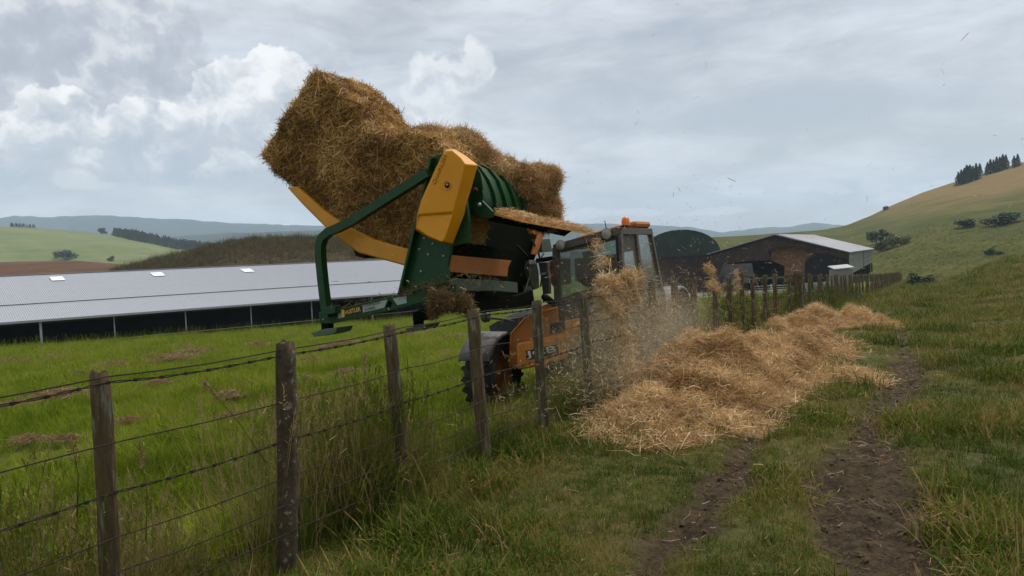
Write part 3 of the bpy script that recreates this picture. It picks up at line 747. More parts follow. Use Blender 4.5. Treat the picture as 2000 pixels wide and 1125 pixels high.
def thatch(name, o, n, lmin, lmax, wid, mat, parent, lift=0.35, stick=0.03, along=None, rg=rng):
    """straw strands lying over the surface of o, some sticking out"""
    P, N = surface_points(o, n, rg)
    D = rg.normal(size=(n, 3)); D -= N * (D * N).sum(1, keepdims=True)
    if along is not None: D = D * 0.8 + np.array(along)[None, :] * rg.choice([-1, 1], n)[:, None]
    D /= np.linalg.norm(D, axis=1, keepdims=True)
    D = D + N * (np.abs(rg.normal(size=n)) * lift)[:, None]
    out = rg.random(n) < stick; D[out] = N[out] + rg.normal(size=(out.sum(), 3)) * 0.5
    L = rg.uniform(lmin, lmax, n); L[out] *= 1.4
    P = P + N * (rg.random(n) * 0.035)[:, None]
    V, F, r = strand_geo(P, D, L, np.full(n, wid) * rg.uniform(0.7, 1.3, n), rg=rg)
    cl = sstep(fbm(P[:, 0] * 4 + P[:, 1] * 2.3, P[:, 2] * 4 + P[:, 1] * 1.7, 12, 4), 0.28, 0.72)
    r = np.clip(r * 0.62 + np.repeat(cl, 6) * 0.55 - 0.12, 0, 1)
    q = np_mesh(name, V, F, mat, parent, attrs={'rnd': r}); q['kind'] = 'stuff'; return q
def lumpy(o, voxel, amp, scale, amp2=0.0, scale2=9.0):
    md = o.modifiers.new('r', 'REMESH'); md.mode = 'VOXEL'; md.voxel_size = voxel; baked(o)
    me = o.data; n = len(me.vertices); co = np.empty(n * 3, np.float32); no = np.empty(n * 3, np.float32)
    me.vertices.foreach_get('co', co); me.vertices.foreach_get('normal', no); co = co.reshape(-1, 3); no = no.reshape(-1, 3)
    d = np.array([mnoise.fractal(Vector(c) * scale, 1.0, 2.0, 3) for c in co.tolist()]) * amp
    if amp2: d += np.array([mnoise.fractal(Vector(c) * scale2, 1.0, 2.0, 3) for c in co.tolist()]) * amp2
    me.vertices.foreach_set('co', (co + no * d[:, None]).astype(np.float32).ravel()); me.update()
    me.polygons.foreach_set('use_smooth', [True] * len(me.polygons)); return o
def ball_union(name, balls, mat, parent, voxel=0.05, amp=0.05, scale=2.5, amp2=0.03, scale2=8):
    bm = bmesh.new()
    for c, r, sq in balls:
        g = bmesh.ops.create_icosphere(bm, subdivisions=3, radius=r)
        for v in g['verts']: v.co = Vector((v.co.x * sq[0], v.co.y * sq[1], v.co.z * sq[2])) + Vector(c)
    o = bm_obj(name, bm, mat, parent); lumpy(o, voxel, amp, scale, amp2, scale2)
    o.data.materials.clear(); o.data.materials.append(mat); return o

# ================================================================== FENCE
POST_T = [-0.95, 0.02, 1.07, 2.11, 3.16, 4.20, 5.27, 6.32, 7.28, 8.34, 9.44, 10.44, 11.55, 12.48, 13.64, 14.71, 16.81, 18.48]
_t = 18.48
while _t < 100:
    _t += 1.05 + random.uniform(-0.12, 0.12); POST_T.append(_t)
def post_mesh(name, r, h, square, seed, mat):
    rg = np.random.default_rng(seed); bm = bmesh.new(); n = 14 if not square else 12; rings = 16; rows = []
    for i in range(rings + 1):
        z = -0.35 + (h + 0.35) * i / rings; row = []
        for k in range(n):
            th = 2 * math.pi * k / n
            rr = r
            if square:
                c, s_ = math.cos(th), math.sin(th); rr = r * min(1 / max(abs(c), 1e-3), 1 / max(abs(s_), 1e-3), 1.32)
            rr *= 1 + 0.10 * math.sin(th * 3 + seed) + 0.07 * (mnoise.noise(Vector((math.cos(th) * 2, math.sin(th) * 2, z * 2.2 + seed * 7)))) + 0.05 * mnoise.noise(Vector((th * 3, z * 6, seed)))
            if square: rr *= 0.97
            dx = 0.012 * math.sin(z * 3 + seed) ; dz = 0
            if i == rings: dz = rg.uniform(-0.012, 0.012); rr *= 0.93
            row.append(bm.verts.new((math.cos(th) * rr + dx, math.sin(th) * rr, z + dz)))
        rows.append(row)
    for i in range(rings):
        for k in range(n):
            bm.faces.new((rows[i][k], rows[i][(k + 1) % n], rows[i + 1][(k + 1) % n], rows[i + 1][k]))
    bm.faces.new(rows[-1]); bm.faces.new(list(reversed(rows[0])))
    me = bpy.data.meshes.new(name); bmesh.ops.recalc_face_normals(bm, faces=bm.faces); bm.to_mesh(me); bm.free(); me.materials.append(mat)
    me.polygons.foreach_set('use_smooth', [True] * len(me.polygons)); return me
ROUND = [post_mesh('fence_post', 0.046, 1.2, False, k, M['wood' if k % 2 else 'wood2']) for k in range(6)]
P_NEAR = post_mesh('fence_post', 0.043, 1.2, False, 11, M['wood'])
P_SQ = post_mesh('fence_post', 0.052, 1.22, True, 12, M['post_conc'])
P_BIG = post_mesh('fence_post', 0.105, 1.28, False, 13, M['wood2'])
special = {0: (P_NEAR, 'slim split wooden fence post with dark grain beside the thick square post', 0.4),
           1: (P_SQ, 'thick square fence post with pale lichen flecks', -2.6),
           2: (ROUND[1], 'grey wooden fence post with clean sawn top next after the square post', 1.6),
           3: (ROUND[3], 'wooden fence post standing in front of the telehandler grey front mudguard', 2.0),
           4: (ROUND[0], 'dark wooden fence post in front of the orange lettered panel', 1.4),
           5: (ROUND[4], 'dark wooden fence post in front of the telehandler windscreen', 2.2),
           6: (ROUND[2], 'fence post buried in flying straw beside the telehandler cab', 1.0),
           7: (ROUND[5], 'dark fence post standing in front of the cab rear window', 0.3),
           10: (ROUND[1], 'fence post hung with two straw tufts', 0.2),
           12: (ROUND[0], 'fence post with a thin straw tuft caught at its top', 1.0),
           17: (P_BIG, 'stout strainer post, much thicker than the posts around it', 3.5)}
POSTS = []
for i, t in enumerate(POST_T):
    if i < 10: gen = 'fence post beside the straw heap with the open yard behind it'
    elif i < 12: gen = 'plain fence post between the two posts hung with straw'
    elif i < 17: gen = 'fence post standing before the metal yard gate'
    elif i < 30: gen = 'thin fence post on the run just past the stout strainer post'
    else: gen = 'small fence post on the far run leading down past the hay barn'
    me, lab, lean = special.get(i, (ROUND[i % 6], gen, random.uniform(-1.5, 2.5)))
    o = bpy.data.objects.new('fence_post', me); COL.objects.link(o)
    s_off = 0.0 if i < 20 else random.uniform(-0.03, 0.03)
    p = st_xy(s_off, t); o.location = (p.x, p.y, float(H(np.array([0.0]), np.array([t]))[0]) - 0.0)
    o.rotation_euler = (0, R(-lean), random.uniform(0, 6.28)) if i not in (1,) else (0, R(-lean), math.atan2(U.y, U.x))
    # lean is across the picture: rotate about the world Y axis first
    o.rotation_euler = (Matrix.Rotation(R(-lean), 3, 'Y') @ Matrix.Rotation(random.uniform(0, 6.28) if i != 1 else math.atan2(U.y, U.x) + 0.35, 3, 'Z')).to_euler()
    o.scale = (random.uniform(0.9, 1.1) * (1.0 if i < 18 else 0.8),) * 2 + (random.uniform(0.96, 1.04) if i > 5 else 1.0,)
    setp(o, lab, 'fence post', 'posts of the wire fence'); POSTS.append(o)
# wires: stapled on the track side, sagging a little between posts
WH = [(1.185, 'plain', 'topmost smooth fence wire running along the post tops'), (1.155, 'barbed', 'upper barbed wire stapled just below the smooth top wire'), (0.915, 'plain', 'smooth fence wire between the two barbed wires'),
      (0.705, 'barbed', 'lower barbed wire at mid height of the posts'), (0.52, 'plain', 'smooth fence wire next below the lower barbed wire'), (0.37, 'plain', 'smooth fence wire second from the ground'), (0.23, 'plain', 'lowest smooth fence wire half lost in long grass')]
for wi, (wh, kind, lab) in enumerate(WH):
    path = []; tt_ = [-3.2, -2.05] + POST_T
    rw = random.Random(wi)
    for a, b in zip(tt_[:-1], tt_[1:]):
        for k in range(4 if a < 25 else 1):
            f = k / 4; t = a + (b - a) * f; g = float(np.interp(t, [a, b], [H(np.array([0.0]), np.array([a]))[0], H(np.array([0.0]), np.array([b]))[0]]))
            p = st_xy(-0.058, t); path.append(p + Z_ * (g + wh - 0.014 * math.sin(math.pi * f) + (0 if k else rw.uniform(-0.008, 0.008))))
    root = empty('fence_wire', path[8], lab, 'fence wire', 'wires of the fence')
    if kind == 'plain':
        tube('strand', path, 0.0033, M['wire'], root, 5)
    else:
        A = []; B = []; F1 = []
        fine = []
        for p, q in zip(path[:-1], path[1:]):
            n = max(1, int((q - p).length / 0.035)) if p.y < 14 else 1
            fine += [p.lerp(q, i / n) for i in range(n)]
        a1 = []; a2 = []
        for i, p in enumerate(fine):
            th = i * 1.1; of = NL * (math.cos(th) * 0.004) + Z_ * (math.sin(th) * 0.004); a1.append(p + of); a2.append(p - of)
        for nm, pp in (('strand', a1), ('strand', a2)): tube(nm, pp, 0.0026, M['wire'], root, 4)
        bm = bmesh.new(); acc = 0
        for p, q in zip(path[:-1], path[1:]):
            if p.y > 22: break
            L = (q - p).length; d = (q - p) / L
            while acc < L:
                c = p + d * acc
                for sgn in (1, -1):
                    th = rw.uniform(0, 3.14); v = (NL * math.cos(th) + Z_ * math.sin(th)) * 0.017 * sgn + d * 0.006 * sgn
                    for base in (-0.004, 0.004):
                        w = d * base; x = d.cross(v).normalized() * 0.0022
                        vs = [bm.verts.new(c + w + x), bm.verts.new(c + w - x), bm.verts.new(c + w + v * (1 if base > 0 else -1))]; bm.faces.new(vs)
                frame_box(bm, c, d, NL, Z_, 0.014, 0.013, 0.013)
                acc += 0.125
            acc -= L
        o = bm_obj('barbs', bm, M['wire'], root); o['kind'] = 'stuff'

# ================================================================== BALE FEEDER
T0 = 4.0
def fpt(x, y, dt=0.0): return PT(x, y, T0 + dt)
gz = float(H(np.array([2.6]), np.array([T0 + 0.8]))[0])
FEED = empty('bale_feeder', Vector((st_xy(2.3, T0 + 0.8).x, st_xy(2.3, T0 + 0.8).y, fpt(630, 655).z)), 'green and yellow bale feeder carrying a straw bale on the telehandler', 'bale feeder')
def ftrace(name, pts, dt, depth, mat, parent=None, bev=0.006):
    return prism(name, [fpt(x, y, dt) for x, y in pts], U * depth, mat, parent or FEED, bev)
# base frame: lettered beam, tower plate, cross frame going back
beam = ftrace('beam', [(622, 610), (658, 604), (777, 575), (835, 560), (880, 556), (878, 580), (835, 589), (735, 612), (645, 632), (624, 632)], 0, 0.12, M['green'])
tower = ftrace('tower_plate', [(840, 308), (866, 298), (905, 360), (916, 430), (914, 474), (882, 480), (874, 520), (877, 577), (835, 590), (776, 577), (800, 480), (822, 395)], 0.02, 0.05, M['green'])
for x, y in ((829, 465), (846, 476), (819, 487), (837, 497)):
    lathe('bolt', fpt(x, y, 0.015), -U, [(0.0, 0.016), (0.009, 0.015), (0.014, 0.008), (0.016, 0.0)], M['steel'], tower, 10)
# bent guard bar at the bale side
bar = [(838, 337), (800, 361), (740, 399), (690, 431), (660, 446), (643, 453), (631, 464), (626, 480), (626, 500), (631, 550), (637, 600), (640, 620)]
tube('guard_bar', [fpt(x, y, -0.05) for x, y in bar], 0.047, M['green'], FEED, 4, square=True, upv=U)
ftrace('bar_socket', [(628, 600), (652, 597), (655, 612), (630, 616)], -0.105, 0.11, M['green'])
# feet
def foot(pts, stem, dt):
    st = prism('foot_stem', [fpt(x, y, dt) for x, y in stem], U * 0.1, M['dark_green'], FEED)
    a = [fpt(x, y, dt - 0.1) for x, y in pts]
    prism('skid', a, U * 0.28, M['green_dusty'], st)
foot([(607, 650), (631, 643), (659, 640), (655, 650), (640, 655), (612, 658)], [(627, 630), (641, 629), (641, 648), (627, 650)], 0.02)
foot([(792, 642), (805, 639), (834, 634), (829, 643), (815, 646), (795, 648)], [(807, 618), (819, 616), (819, 642), (807, 642)], 0.7)
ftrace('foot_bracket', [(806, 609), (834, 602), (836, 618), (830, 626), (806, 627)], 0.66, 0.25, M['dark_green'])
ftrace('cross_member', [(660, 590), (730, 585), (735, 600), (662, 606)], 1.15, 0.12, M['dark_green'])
tube('cross_tube', [fpt(640, 618, 0.1), fpt(640, 618, 0.1) + U * 1.2], 0.05, M['dark_green'], FEED, 4, square=True)
# stickers and writing on the beam
dec = 0.004
def sticker(name, pts, mat, lift=dec): return prism(name, [fpt(x, y, -lift) for x, y in pts], U * 0.002, mat, beam, 0)
sticker('sticker', [(659, 607.5), (667, 605.5), (668.5, 620.5), (661, 622)], M['sticker_grey'])
sticker('sticker', [(667, 605.5), (672, 604), (673, 618.5), (668.5, 620.5)], M['sticker_yellow'])
sticker('sticker', [(672, 604), (707.5, 596.5), (709, 610.5), (673, 618.5)], M['sticker_black'])
sticker('sticker', [(708, 596.4), (757, 585), (750, 601), (709, 610.5)], M['sticker_grey'])
sticker('sticker', [(759, 586), (766, 591), (763, 599), (753, 600.5)], M['dark_green'])
sticker('sticker', [(767, 583), (793, 577.5), (794.5, 591.5), (776, 596)], M['sticker_grey'])
def beam_text(body, xa, ya, xb, yb, hpx, mat):
    a = fpt(xa, ya); b = fpt(xb, yb); h = (fpt(xa, ya - hpx) - a).length
    lettering('lettering', body, a, b, fpt(xa + 0.03 * hpx, ya - hpx) - a, h, mat, beam, -U * (dec + 0.004))
beam_text('HUSTLER', 675.5, 614.5, 705.5, 607.2, 8.2, M['sticker_yellow'])
beam_text('CHAINLESS', 711.5, 600.2, 743.5, 592.6, 5.6, M['sticker_black'])
beam_text('X2400', 712.5, 608.0, 733.5, 603.2, 5.6, M['sticker_black'])
# yellow plastic tower cover: flat face, bevelled right flank, a crease and a bolt well
def yellow_cover():
    back = [(869, 292), (888, 291), (908, 303), (934, 323), (929, 337), (921, 366), (911, 398), (907, 418), (884, 477), (866, 475), (836, 465), (811, 449), (814, 419), (822, 390), (850, 330)]
    front = [(871, 294), (884, 294), (900, 308), (909, 321), (905, 337), (898, 366), (890, 396), (885, 414), (866, 472), (860, 472), (835, 461), (813, 446), (816.5, 419), (824.5, 391), (852, 331)]
    n = len(back); V = [fpt(x, y, -0.02) for x, y in back]; V += [fpt(x, y, -0.20) for x, y in front]
    ctr = []
    F = [(i, (i + 1) % n, n + (i + 1) % n, n + i) for i in range(n)]
    # face split along the crease (13..7 -> lower part sits slightly deeper)
    V += [fpt(815.5, 422, -0.175), fpt(884, 417.5, -0.175)]
    cl, cr = 2 * n, 2 * n + 1
    F += [tuple(n + k for k in (0, 1, 2, 3, 4, 5, 6, 7, 12, 13, 14)), (n + 12, n + 7, cr, cl), tuple([cl, cr] + [n + k for k in (8, 9, 10, 11)]), (n + 12, cl, n + 11), (n + 7, n + 8, cr)]
    bm = bmesh.new(); bv = [bm.verts.new(v) for v in V]
    for f in F: bm.faces.new([bv[i] for i in f])
    o = bm_obj('tower_cover', bm, M['yellow'], FEED); bevel(o, 0.03, 4, 22)
    o.data.polygons.foreach_set('use_smooth', [True] * len(o.data.polygons))
    w = o.modifiers.new('wn', 'WEIGHTED_NORMAL'); w.keep_sharp = True
    return o
cover = yellow_cover()
lathe('bolt_well', fpt(873, 361, -0.203), -U, [(0.055, -0.004), (0.052, 0.004), (0.038, -0.002), (0.033, -0.03), (0.0, -0.03)], M['yellow'], cover, 24)
lathe('bolt', fpt(873.5, 361.5, -0.203), -U, [(0.030, 0.000), (0.030, 0.003), (0.0, 0.003)], M['black'], cover, 18)
lathe('bolt', fpt(873.5, 361.0, -0.208), -U, [(0.014, 0.000), (0.012, 0.010), (0.0, 0.012)], M['steel'], cover, 6)
a_, b_ = fpt(850, 361, -0.205), fpt(873, 303, -0.205)
lettering('embossed_lettering', 'CHAINLESS', a_, b_, fpt(842, 357, -0.205) - a_, (fpt(842, 358, -0.2) - fpt(850, 361, -0.2)).length * 0.95, M['yellow'], cover, -U * 0.0, extrude=0.008)
# bed: yellow cradle, front cheek and curved floor running back
lowr = [(563, 366), (592, 398), (634, 440), (676, 475), (700, 492), (740, 503), (790, 517), (850, 530)]
uppr = [(850, 500), (800, 488), (730, 468), (672, 440), (630, 410), (594, 378), (578, 364)]
ftrace('bed_cheek', lowr + uppr, 0.12, 0.06, M['yellow_steel'])
n_ = len(lowr); V = [fpt(x, y, 0.18) for x, y in lowr]; V = V + [v + U * 1.3 for v in V]
fl = mesh('bed_floor', V, [(i, i + 1, n_ + i + 1, n_ + i) for i in range(n_ - 1)], M['yellow_steel'], FEED, smooth=True); solidified(fl, 0.02)
prism('bed_cheek', [fpt(x, y, 0.12) + U * 1.36 for x, y in lowr + uppr], U * 0.06, M['yellow_steel'], FEED)
ftrace('bed_bracket', [(690, 488), (716, 497), (712, 505), (694, 500)], 0.3, 0.3, M['black'])
# discharge side, running back to the telehandler (plane along the heading)
S_SIDE = xy_st(fpt(890, 520, 0.3))[0]
def strace(name, pts, s, depth, mat, parent=None, bev=0.004):
    return prism(name, [PS(x, y, s) for x, y in pts], NL * depth, mat, parent or FEED, bev)
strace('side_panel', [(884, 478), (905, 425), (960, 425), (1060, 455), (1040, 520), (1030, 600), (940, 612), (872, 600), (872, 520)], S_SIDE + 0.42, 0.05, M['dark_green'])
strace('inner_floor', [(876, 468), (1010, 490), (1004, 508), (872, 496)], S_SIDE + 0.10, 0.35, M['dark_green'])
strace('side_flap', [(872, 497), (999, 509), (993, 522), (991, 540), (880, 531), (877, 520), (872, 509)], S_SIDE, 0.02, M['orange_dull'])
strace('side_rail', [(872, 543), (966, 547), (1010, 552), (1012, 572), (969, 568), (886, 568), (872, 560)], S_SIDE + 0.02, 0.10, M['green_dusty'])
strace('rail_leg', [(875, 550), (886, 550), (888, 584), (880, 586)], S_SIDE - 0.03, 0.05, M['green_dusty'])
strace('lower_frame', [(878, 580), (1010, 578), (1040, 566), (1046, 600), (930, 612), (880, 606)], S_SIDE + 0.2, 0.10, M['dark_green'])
# rotor casing fins, one behind the other
fins = [[(918, 312), (928, 320), (938, 338), (943, 365), (944, 393), (934, 420)], [(926, 318), (938, 326), (955, 350), (966, 375), (972, 400), (966, 420)], [(942, 322), (958, 330), (975, 352), (985, 378), (993, 408), (984, 425)],
        [(955, 324), (970, 332), (993, 356), (1004, 382), (1012, 411), (1004, 428)], [(970, 328), (985, 336), (1010, 360), (1022, 385), (1030, 414), (1020, 430)], [(984, 334), (1000, 342), (1030, 365), (1040, 392), (1046, 425), (1034, 436)]]
for k, f in enumerate(fins):
    dt = 0.25 + k * 0.27; x0 = f[0][0] - 30
    pts = [(x0, f[0][1] + 8)] + f + [(f[-1][0] - 40, f[-1][1] - 4)]
    o = prism('rotor_fin', [PT(x, y, T0 + dt) for x, y in pts], U * 0.012, M['green'], FEED, 0.003)
    # curved skirt between fins gives the casing its ribbed look
    if k < 5:
        g = fins[k + 1]; A = [PT(x, y, T0 + dt + 0.012) for x, y in f]; B = [PT(x - 7, y + 1, T0 + dt + 0.26) for x, y in g]
        mesh('rotor_casing', A + B, [(i, i + 1, 6 + i + 1, 6 + i) for i in range(5)], M['green'], FEED, smooth=True)
hinge = prism('hinge_plate', [PT(x, y, T0 + 0.22) for x, y in ((928, 395), (942, 392), (963, 413), (962, 425), (945, 427), (930, 420), (922, 405))], U * 0.03, M['green'], FEED)
lathe('bolt', PT(937, 400, T0 + 0.21), -U, [(0.0, 0.03), (0.014, 0.028), (0.022, 0.015), (0.024, 0.0)], M['steel'], hinge, 10)
lathe('reflector', PT(929, 371, T0 + 0.2), -U, [(0.0, 0.014), (0.026, 0.012), (0.03, 0.0)], material('red_reflector', (0.16, 0.012, 0.012), None, 5, 0.3), FEED, 16)
# discharge lip
s_in = xy_st(PT(962, 414, T0 + 0.25))[0]
i0, i1 = PS(962, 414, s_in), PS(1110, 446, s_in)
o0, o1 = PS(1018, 430, s_in - 0.36), PS(1160, 457, s_in - 0.36)
mesh('discharge_lip', [i0, i1, o1, o0, i0 - Z_ * 0.03, i1 - Z_ * 0.03, o1 - Z_ * 0.012, o0 - Z_ * 0.02], [(0, 1, 2, 3), (7, 6, 5, 4), (0, 4, 5, 1), (1, 5, 6, 2), (2, 6, 7, 3), (3, 7, 4, 0)], M['yellow_steel'], FEED)
mesh('lip_stiffener', [i0 - Z_ * 0.034, i1 - Z_ * 0.034, i1 - Z_ * 0.10 + NL * 0.06, i0 - Z_ * 0.09 + NL * 0.06, i0 - Z_ * 0.034 - NL * 0.05, i1 - Z_ * 0.034 - NL * 0.05], [(0, 1, 2, 3), (4, 5, 1, 0), (4, 3, 2, 5)], M['dark_green'], FEED)
strace('lip_strut', [(1058, 449), (1066, 450), (1049, 498), (1042, 496)], S_SIDE + 0.2, 0.05, M['orange_dull'])
strace('hose_block', [(1039, 447), (1046, 444), (1056, 452), (1053, 462), (1041, 456)], S_SIDE + 0.28, 0.08, M['orange_dull'])
strace('valve_box', [(1058, 467), (1074, 466), (1079, 491), (1059, 493)], S_SIDE + 0.25, 0.16, M['green_dusty'])
# headstock on the carriage
hk = strace('headstock', [(1034, 510), (1048, 511), (1052, 530), (1054, 562), (1044, 566), (1038, 555), (1031, 525)], S_SIDE + 0.36, 0.06, M['green_dusty'])
strace('headstock', [(1028, 557), (1038, 560), (1040, 588), (1031, 588)], S_SIDE + 0.30, 0.06, M['green_dusty'])
strace('headstock_cap', [(1034, 508), (1047, 508), (1047, 516), (1034, 516)], S_SIDE + 0.33, 0.04, M['light_grey'])
# hoses
for k, pts in enumerate([[(1040, 470), (1052, 495), (1058, 520), (1056, 560)], [(1062, 495), (1052, 512), (1060, 545), (1062, 590)], [(1010, 480), (1030, 500), (1034, 540), (1024, 575), (990, 590)], [(905, 585), (935, 598), (975, 600), (1010, 596)]]):
    tube('hose', [PS(x, y, S_SIDE + 0.22) for x, y in pts], 0.014, M['black'], FEED, 6)

# ------------------------------------------------------------------ the bale on the bed
bp = [(612, 140), (632, 150), (658, 174), (690, 207), (706, 236), (742, 268), (800, 262), (850, 266), (880, 300), (878, 420), (850, 490), (800, 490), (730, 468), (690, 456), (660, 438), (636, 424), (630, 408), (598, 382), (562, 352), (536, 330), (508, 302), (541, 258), (553, 235), (575, 200), (592, 172)]
BALE = empty('straw_bale', fpt(690, 450, 0.6), 'big tilted straw bale lying on the yellow feeder bed', 'straw bale')
bk = prism('packed_straw', [fpt(x, y, 0.22) for x, y in bp], U * 0.92, M['straw_core'], BALE, 0)
lumpy(bk, 0.035, 0.030, 2.4, 0.022, 8.0); bk.data.materials.clear(); bk.data.materials.append(M['straw_core'])
thatch('loose_ends', bk, 46000, 0.05, 0.19, 0.0075, M['straw'], BALE, lift=0.55, stick=0.035)
# loosened straw riding over the rotor fins
balls = []
for px, py, dt, r in [(815, 300, 0.75, 0.26), (850, 292, 0.8, 0.25), (880, 290, 0.85, 0.20), (903, 277, 0.85, 0.135), (925, 300, 0.95, 0.17), (955, 325, 1.1, 0.18), (985, 343, 1.3, 0.19), (1015, 355, 1.45, 0.20), (1045, 365, 1.6, 0.22), (1060, 360, 1.7, 0.20),
                      (1065, 400, 1.7, 0.17), (1066, 425, 1.72, 0.15), (1078, 345, 1.75, 0.10), (1040, 400, 1.6, 0.16), (965, 350, 1.3, 0.2)]:
    balls.append((PT(px, py, T0 + dt), r, (1, 1, 1)))
LS = empty('loosened_straw', PT(985, 400, T0 + 1.2), 'loosened straw tumbling over the green rotor fins', 'straw')
lk = ball_union('straw_mass', balls, M['pile_core'], LS, 0.04, 0.05, 3.5, 0.03, 9)
thatch('loose_ends', lk, 24000, 0.06, 0.20, 0.0048, M['pile_straw'], LS, lift=0.7, stick=0.06)
# straw lying along the lip
n = 2600; f = rng.random(n); g = rng.random(n) ** 0.7
Pn = np.array(i0)[None] * ((1 - f) * (1 - g))[:, None] + np.array(i1)[None] * (f * (1 - g))[:, None] + np.array(o0)[None] * ((1 - f) * g)[:, None] + np.array(o1)[None] * (f * g)[:, None]
Pn[:, 2] += 0.008 + np.abs(rng.normal(size=n)) * 0.03
V, F, r_ = strand_geo(Pn, rng.normal(size=(n, 3)) * np.array([1, 1, 0.3]), rng.uniform(0.05, 0.15, n), np.full(n, 0.005))
LIPS = np_mesh('straw_litter', V, F, M['pile_straw'], None, attrs={'rnd': r_}); setp(LIPS, 'thin layer of straw sliding off the yellow discharge lip', 'straw', kind='stuff')
# straw and grass bits stuck on the frame
def bits(pts, n, s_=0.03):
    c = np.array([np.array(fpt(x, y, -0.03)) for x, y in pts]); i = rng.integers(0, len(c) - 1, n); f = rng.random(n)[:, None]
    P = c[i] * (1 - f) + c[i + 1] * f + rng.normal(size=(n, 3)) * s_
    V, F, r = strand_geo(P, rng.normal(size=(n, 3)), rng.uniform(0.03, 0.12, n), np.full(n, 0.004)); return V, F, r
bb = [bits([(640, 606), (700, 592), (777, 573)], 90), bits([(780, 575), (830, 560), (876, 560)], 260), bits([(690, 430), (760, 386), (838, 335)], 120, 0.02), bits([(880, 535), (930, 545), (965, 547)], 120, 0.05)]
V = np.concatenate([b[0] for b in bb]); off = np.cumsum([0] + [len(b[0]) for b in bb[:-1]]); F = np.concatenate([b[1] + o for b, o in zip(bb, off)])
q_ = np_mesh('stuck_straw', V, F, M['old_straw'], FEED, attrs={'rnd': np.concatenate([b[2] for b in bb])}); q_['kind'] = 'stuff'
prism('plate_flange', [fpt(x, y, -0.06) for x, y in ((839, 308), (843, 307), (803, 480), (780, 577), (775, 577), (798, 480))], U * 0.09, M['green'], tower)
prism('stiffener', [fpt(x, y, -0.03) for x, y in ((800, 566), (872, 548), (873, 553), (802, 571))], U * 0.05, M['green'], tower)
for x, y in ((632, 616), (632, 624), (650, 612), (845, 560), (862, 556), (858, 575), (812, 560), (822, 530), (866, 500)):
    lathe('bolt', fpt(x, y, -0.002), -U, [(0.0, 0.012), (0.008, 0.012), (0.012, 0.006), (0.014, 0.0)], M['steel'], tower, 8)
# muddy clumps caught on the frame
for k, (bl, lab) in enumerate([([(850, 583, .1, .062), (853, 597, .1, .052), (848, 610, .1, .045), (846, 620, .1, .03), (868, 581, .1, .05)], 'muddy straw clump hanging from the lettered beam'),
                               ([(898, 585, .35, .05), (906, 592, .35, .05), (914, 602, .35, .04), (918, 612, .35, .025)], 'ragged straw wisp hanging below the green side rail')]):
    c = empty('straw_clump', fpt(bl[0][0], bl[0][1], -0.1), lab, 'straw')
    kk = ball_union('clump_mass', [(fpt(x, y, -0.12 + d), r, (1, 0.8, 1.25)) for x, y, d, r in bl], material('muddy_straw', (0.05, 0.032, 0.016), (0.085, 0.055, 0.025), 20, 0.95), c, 0.025, 0.03, 8)
    thatch('loose_ends', kk, 2600, 0.05, 0.16, 0.005, M['old_straw'], c, lift=0.9, stick=0.12)

# ================================================================== TELEHANDLER
TL = 6.2
gl = float(H(np.array([2.0]), np.array([TL + 1.0]))[0])
TEL = empty('telehandler', Vector((st_xy(1.7, TL + 1).x, st_xy(1.7, TL + 1).y, gl)), 'orange and black telehandler working behind the wire fence', 'telehandler')
def ttrace(name, pts, t, depth, mat, parent=None, bev=0.01):
    return prism(name, [PT(x, y, t) for x, y in pts], U * depth, mat, parent or TEL, bev)
def wheel(c, Rr, Wd, name='wheel'):
    hub = Vector(c); ax = NL
    w = empty_part = bpy.data.objects.new(name, None); COL.objects.link(w); w.location = hub; adopt(w, TEL); w.matrix_parent_inverse = Matrix.Translation(-TEL.location)
    h = Wd / 2
    lathe('tyre', hub, ax, [(Rr * 0.55, -h * 0.75), (Rr * 0.62, -h), (Rr * 0.9, -h), (Rr * 0.97, -h * 0.8), (Rr, -h * 0.4), (Rr, h * 0.4), (Rr * 0.97, h * 0.8), (Rr * 0.9, h), (Rr * 0.62, h), (Rr * 0.55, h * 0.75)], M['rubber'], w, 36)
    bm = bmesh.new()
    for k in range(22):
        th = 2 * math.pi * k / 22
        for sg in (-1, 1):
            th2 = th + (0.07 if sg > 0 else 0.21); dr = UP * math.cos(th2) + U * math.sin(th2); tg = U * math.cos(th2) - UP * math.sin(th2)
            axd = (ax * sg + tg * 0.55).normalized(); frame_box(bm, hub + dr * (Rr + 0.012) + ax * sg * h * 0.48, axd, axd.cross(dr), dr, h * 1.05, 0.055, 0.05)
    o = bm_obj('tread', bm, M['rubber'], w); o['kind'] = 'stuff'
    lathe('rim', hub, ax, [(0.0, -h * 0.5), (Rr * 0.25, -h * 0.5), (Rr * 0.45, -h * 0.25), (Rr * 0.57, -h * 0.78), (Rr * 0.6, -h * 0.8)], M['hub'], w, 28)
    return w
Rw, Ww = 0.52, 0.42
def wheel_at(s, t):
    p = st_xy(s, t); return Vector((p.x, p.y, float(H(np.array([s]), np.array([t]))[0]) + Rw - 0.03))
S_R, S_L = 2.55, 0.72
for s, t in ((S_R, TL + 0.45), (S_L, TL + 0.75), (S_R, TL + 2.9), (S_L, TL + 3.1)): wheel(wheel_at(s, t), Rw, Ww)
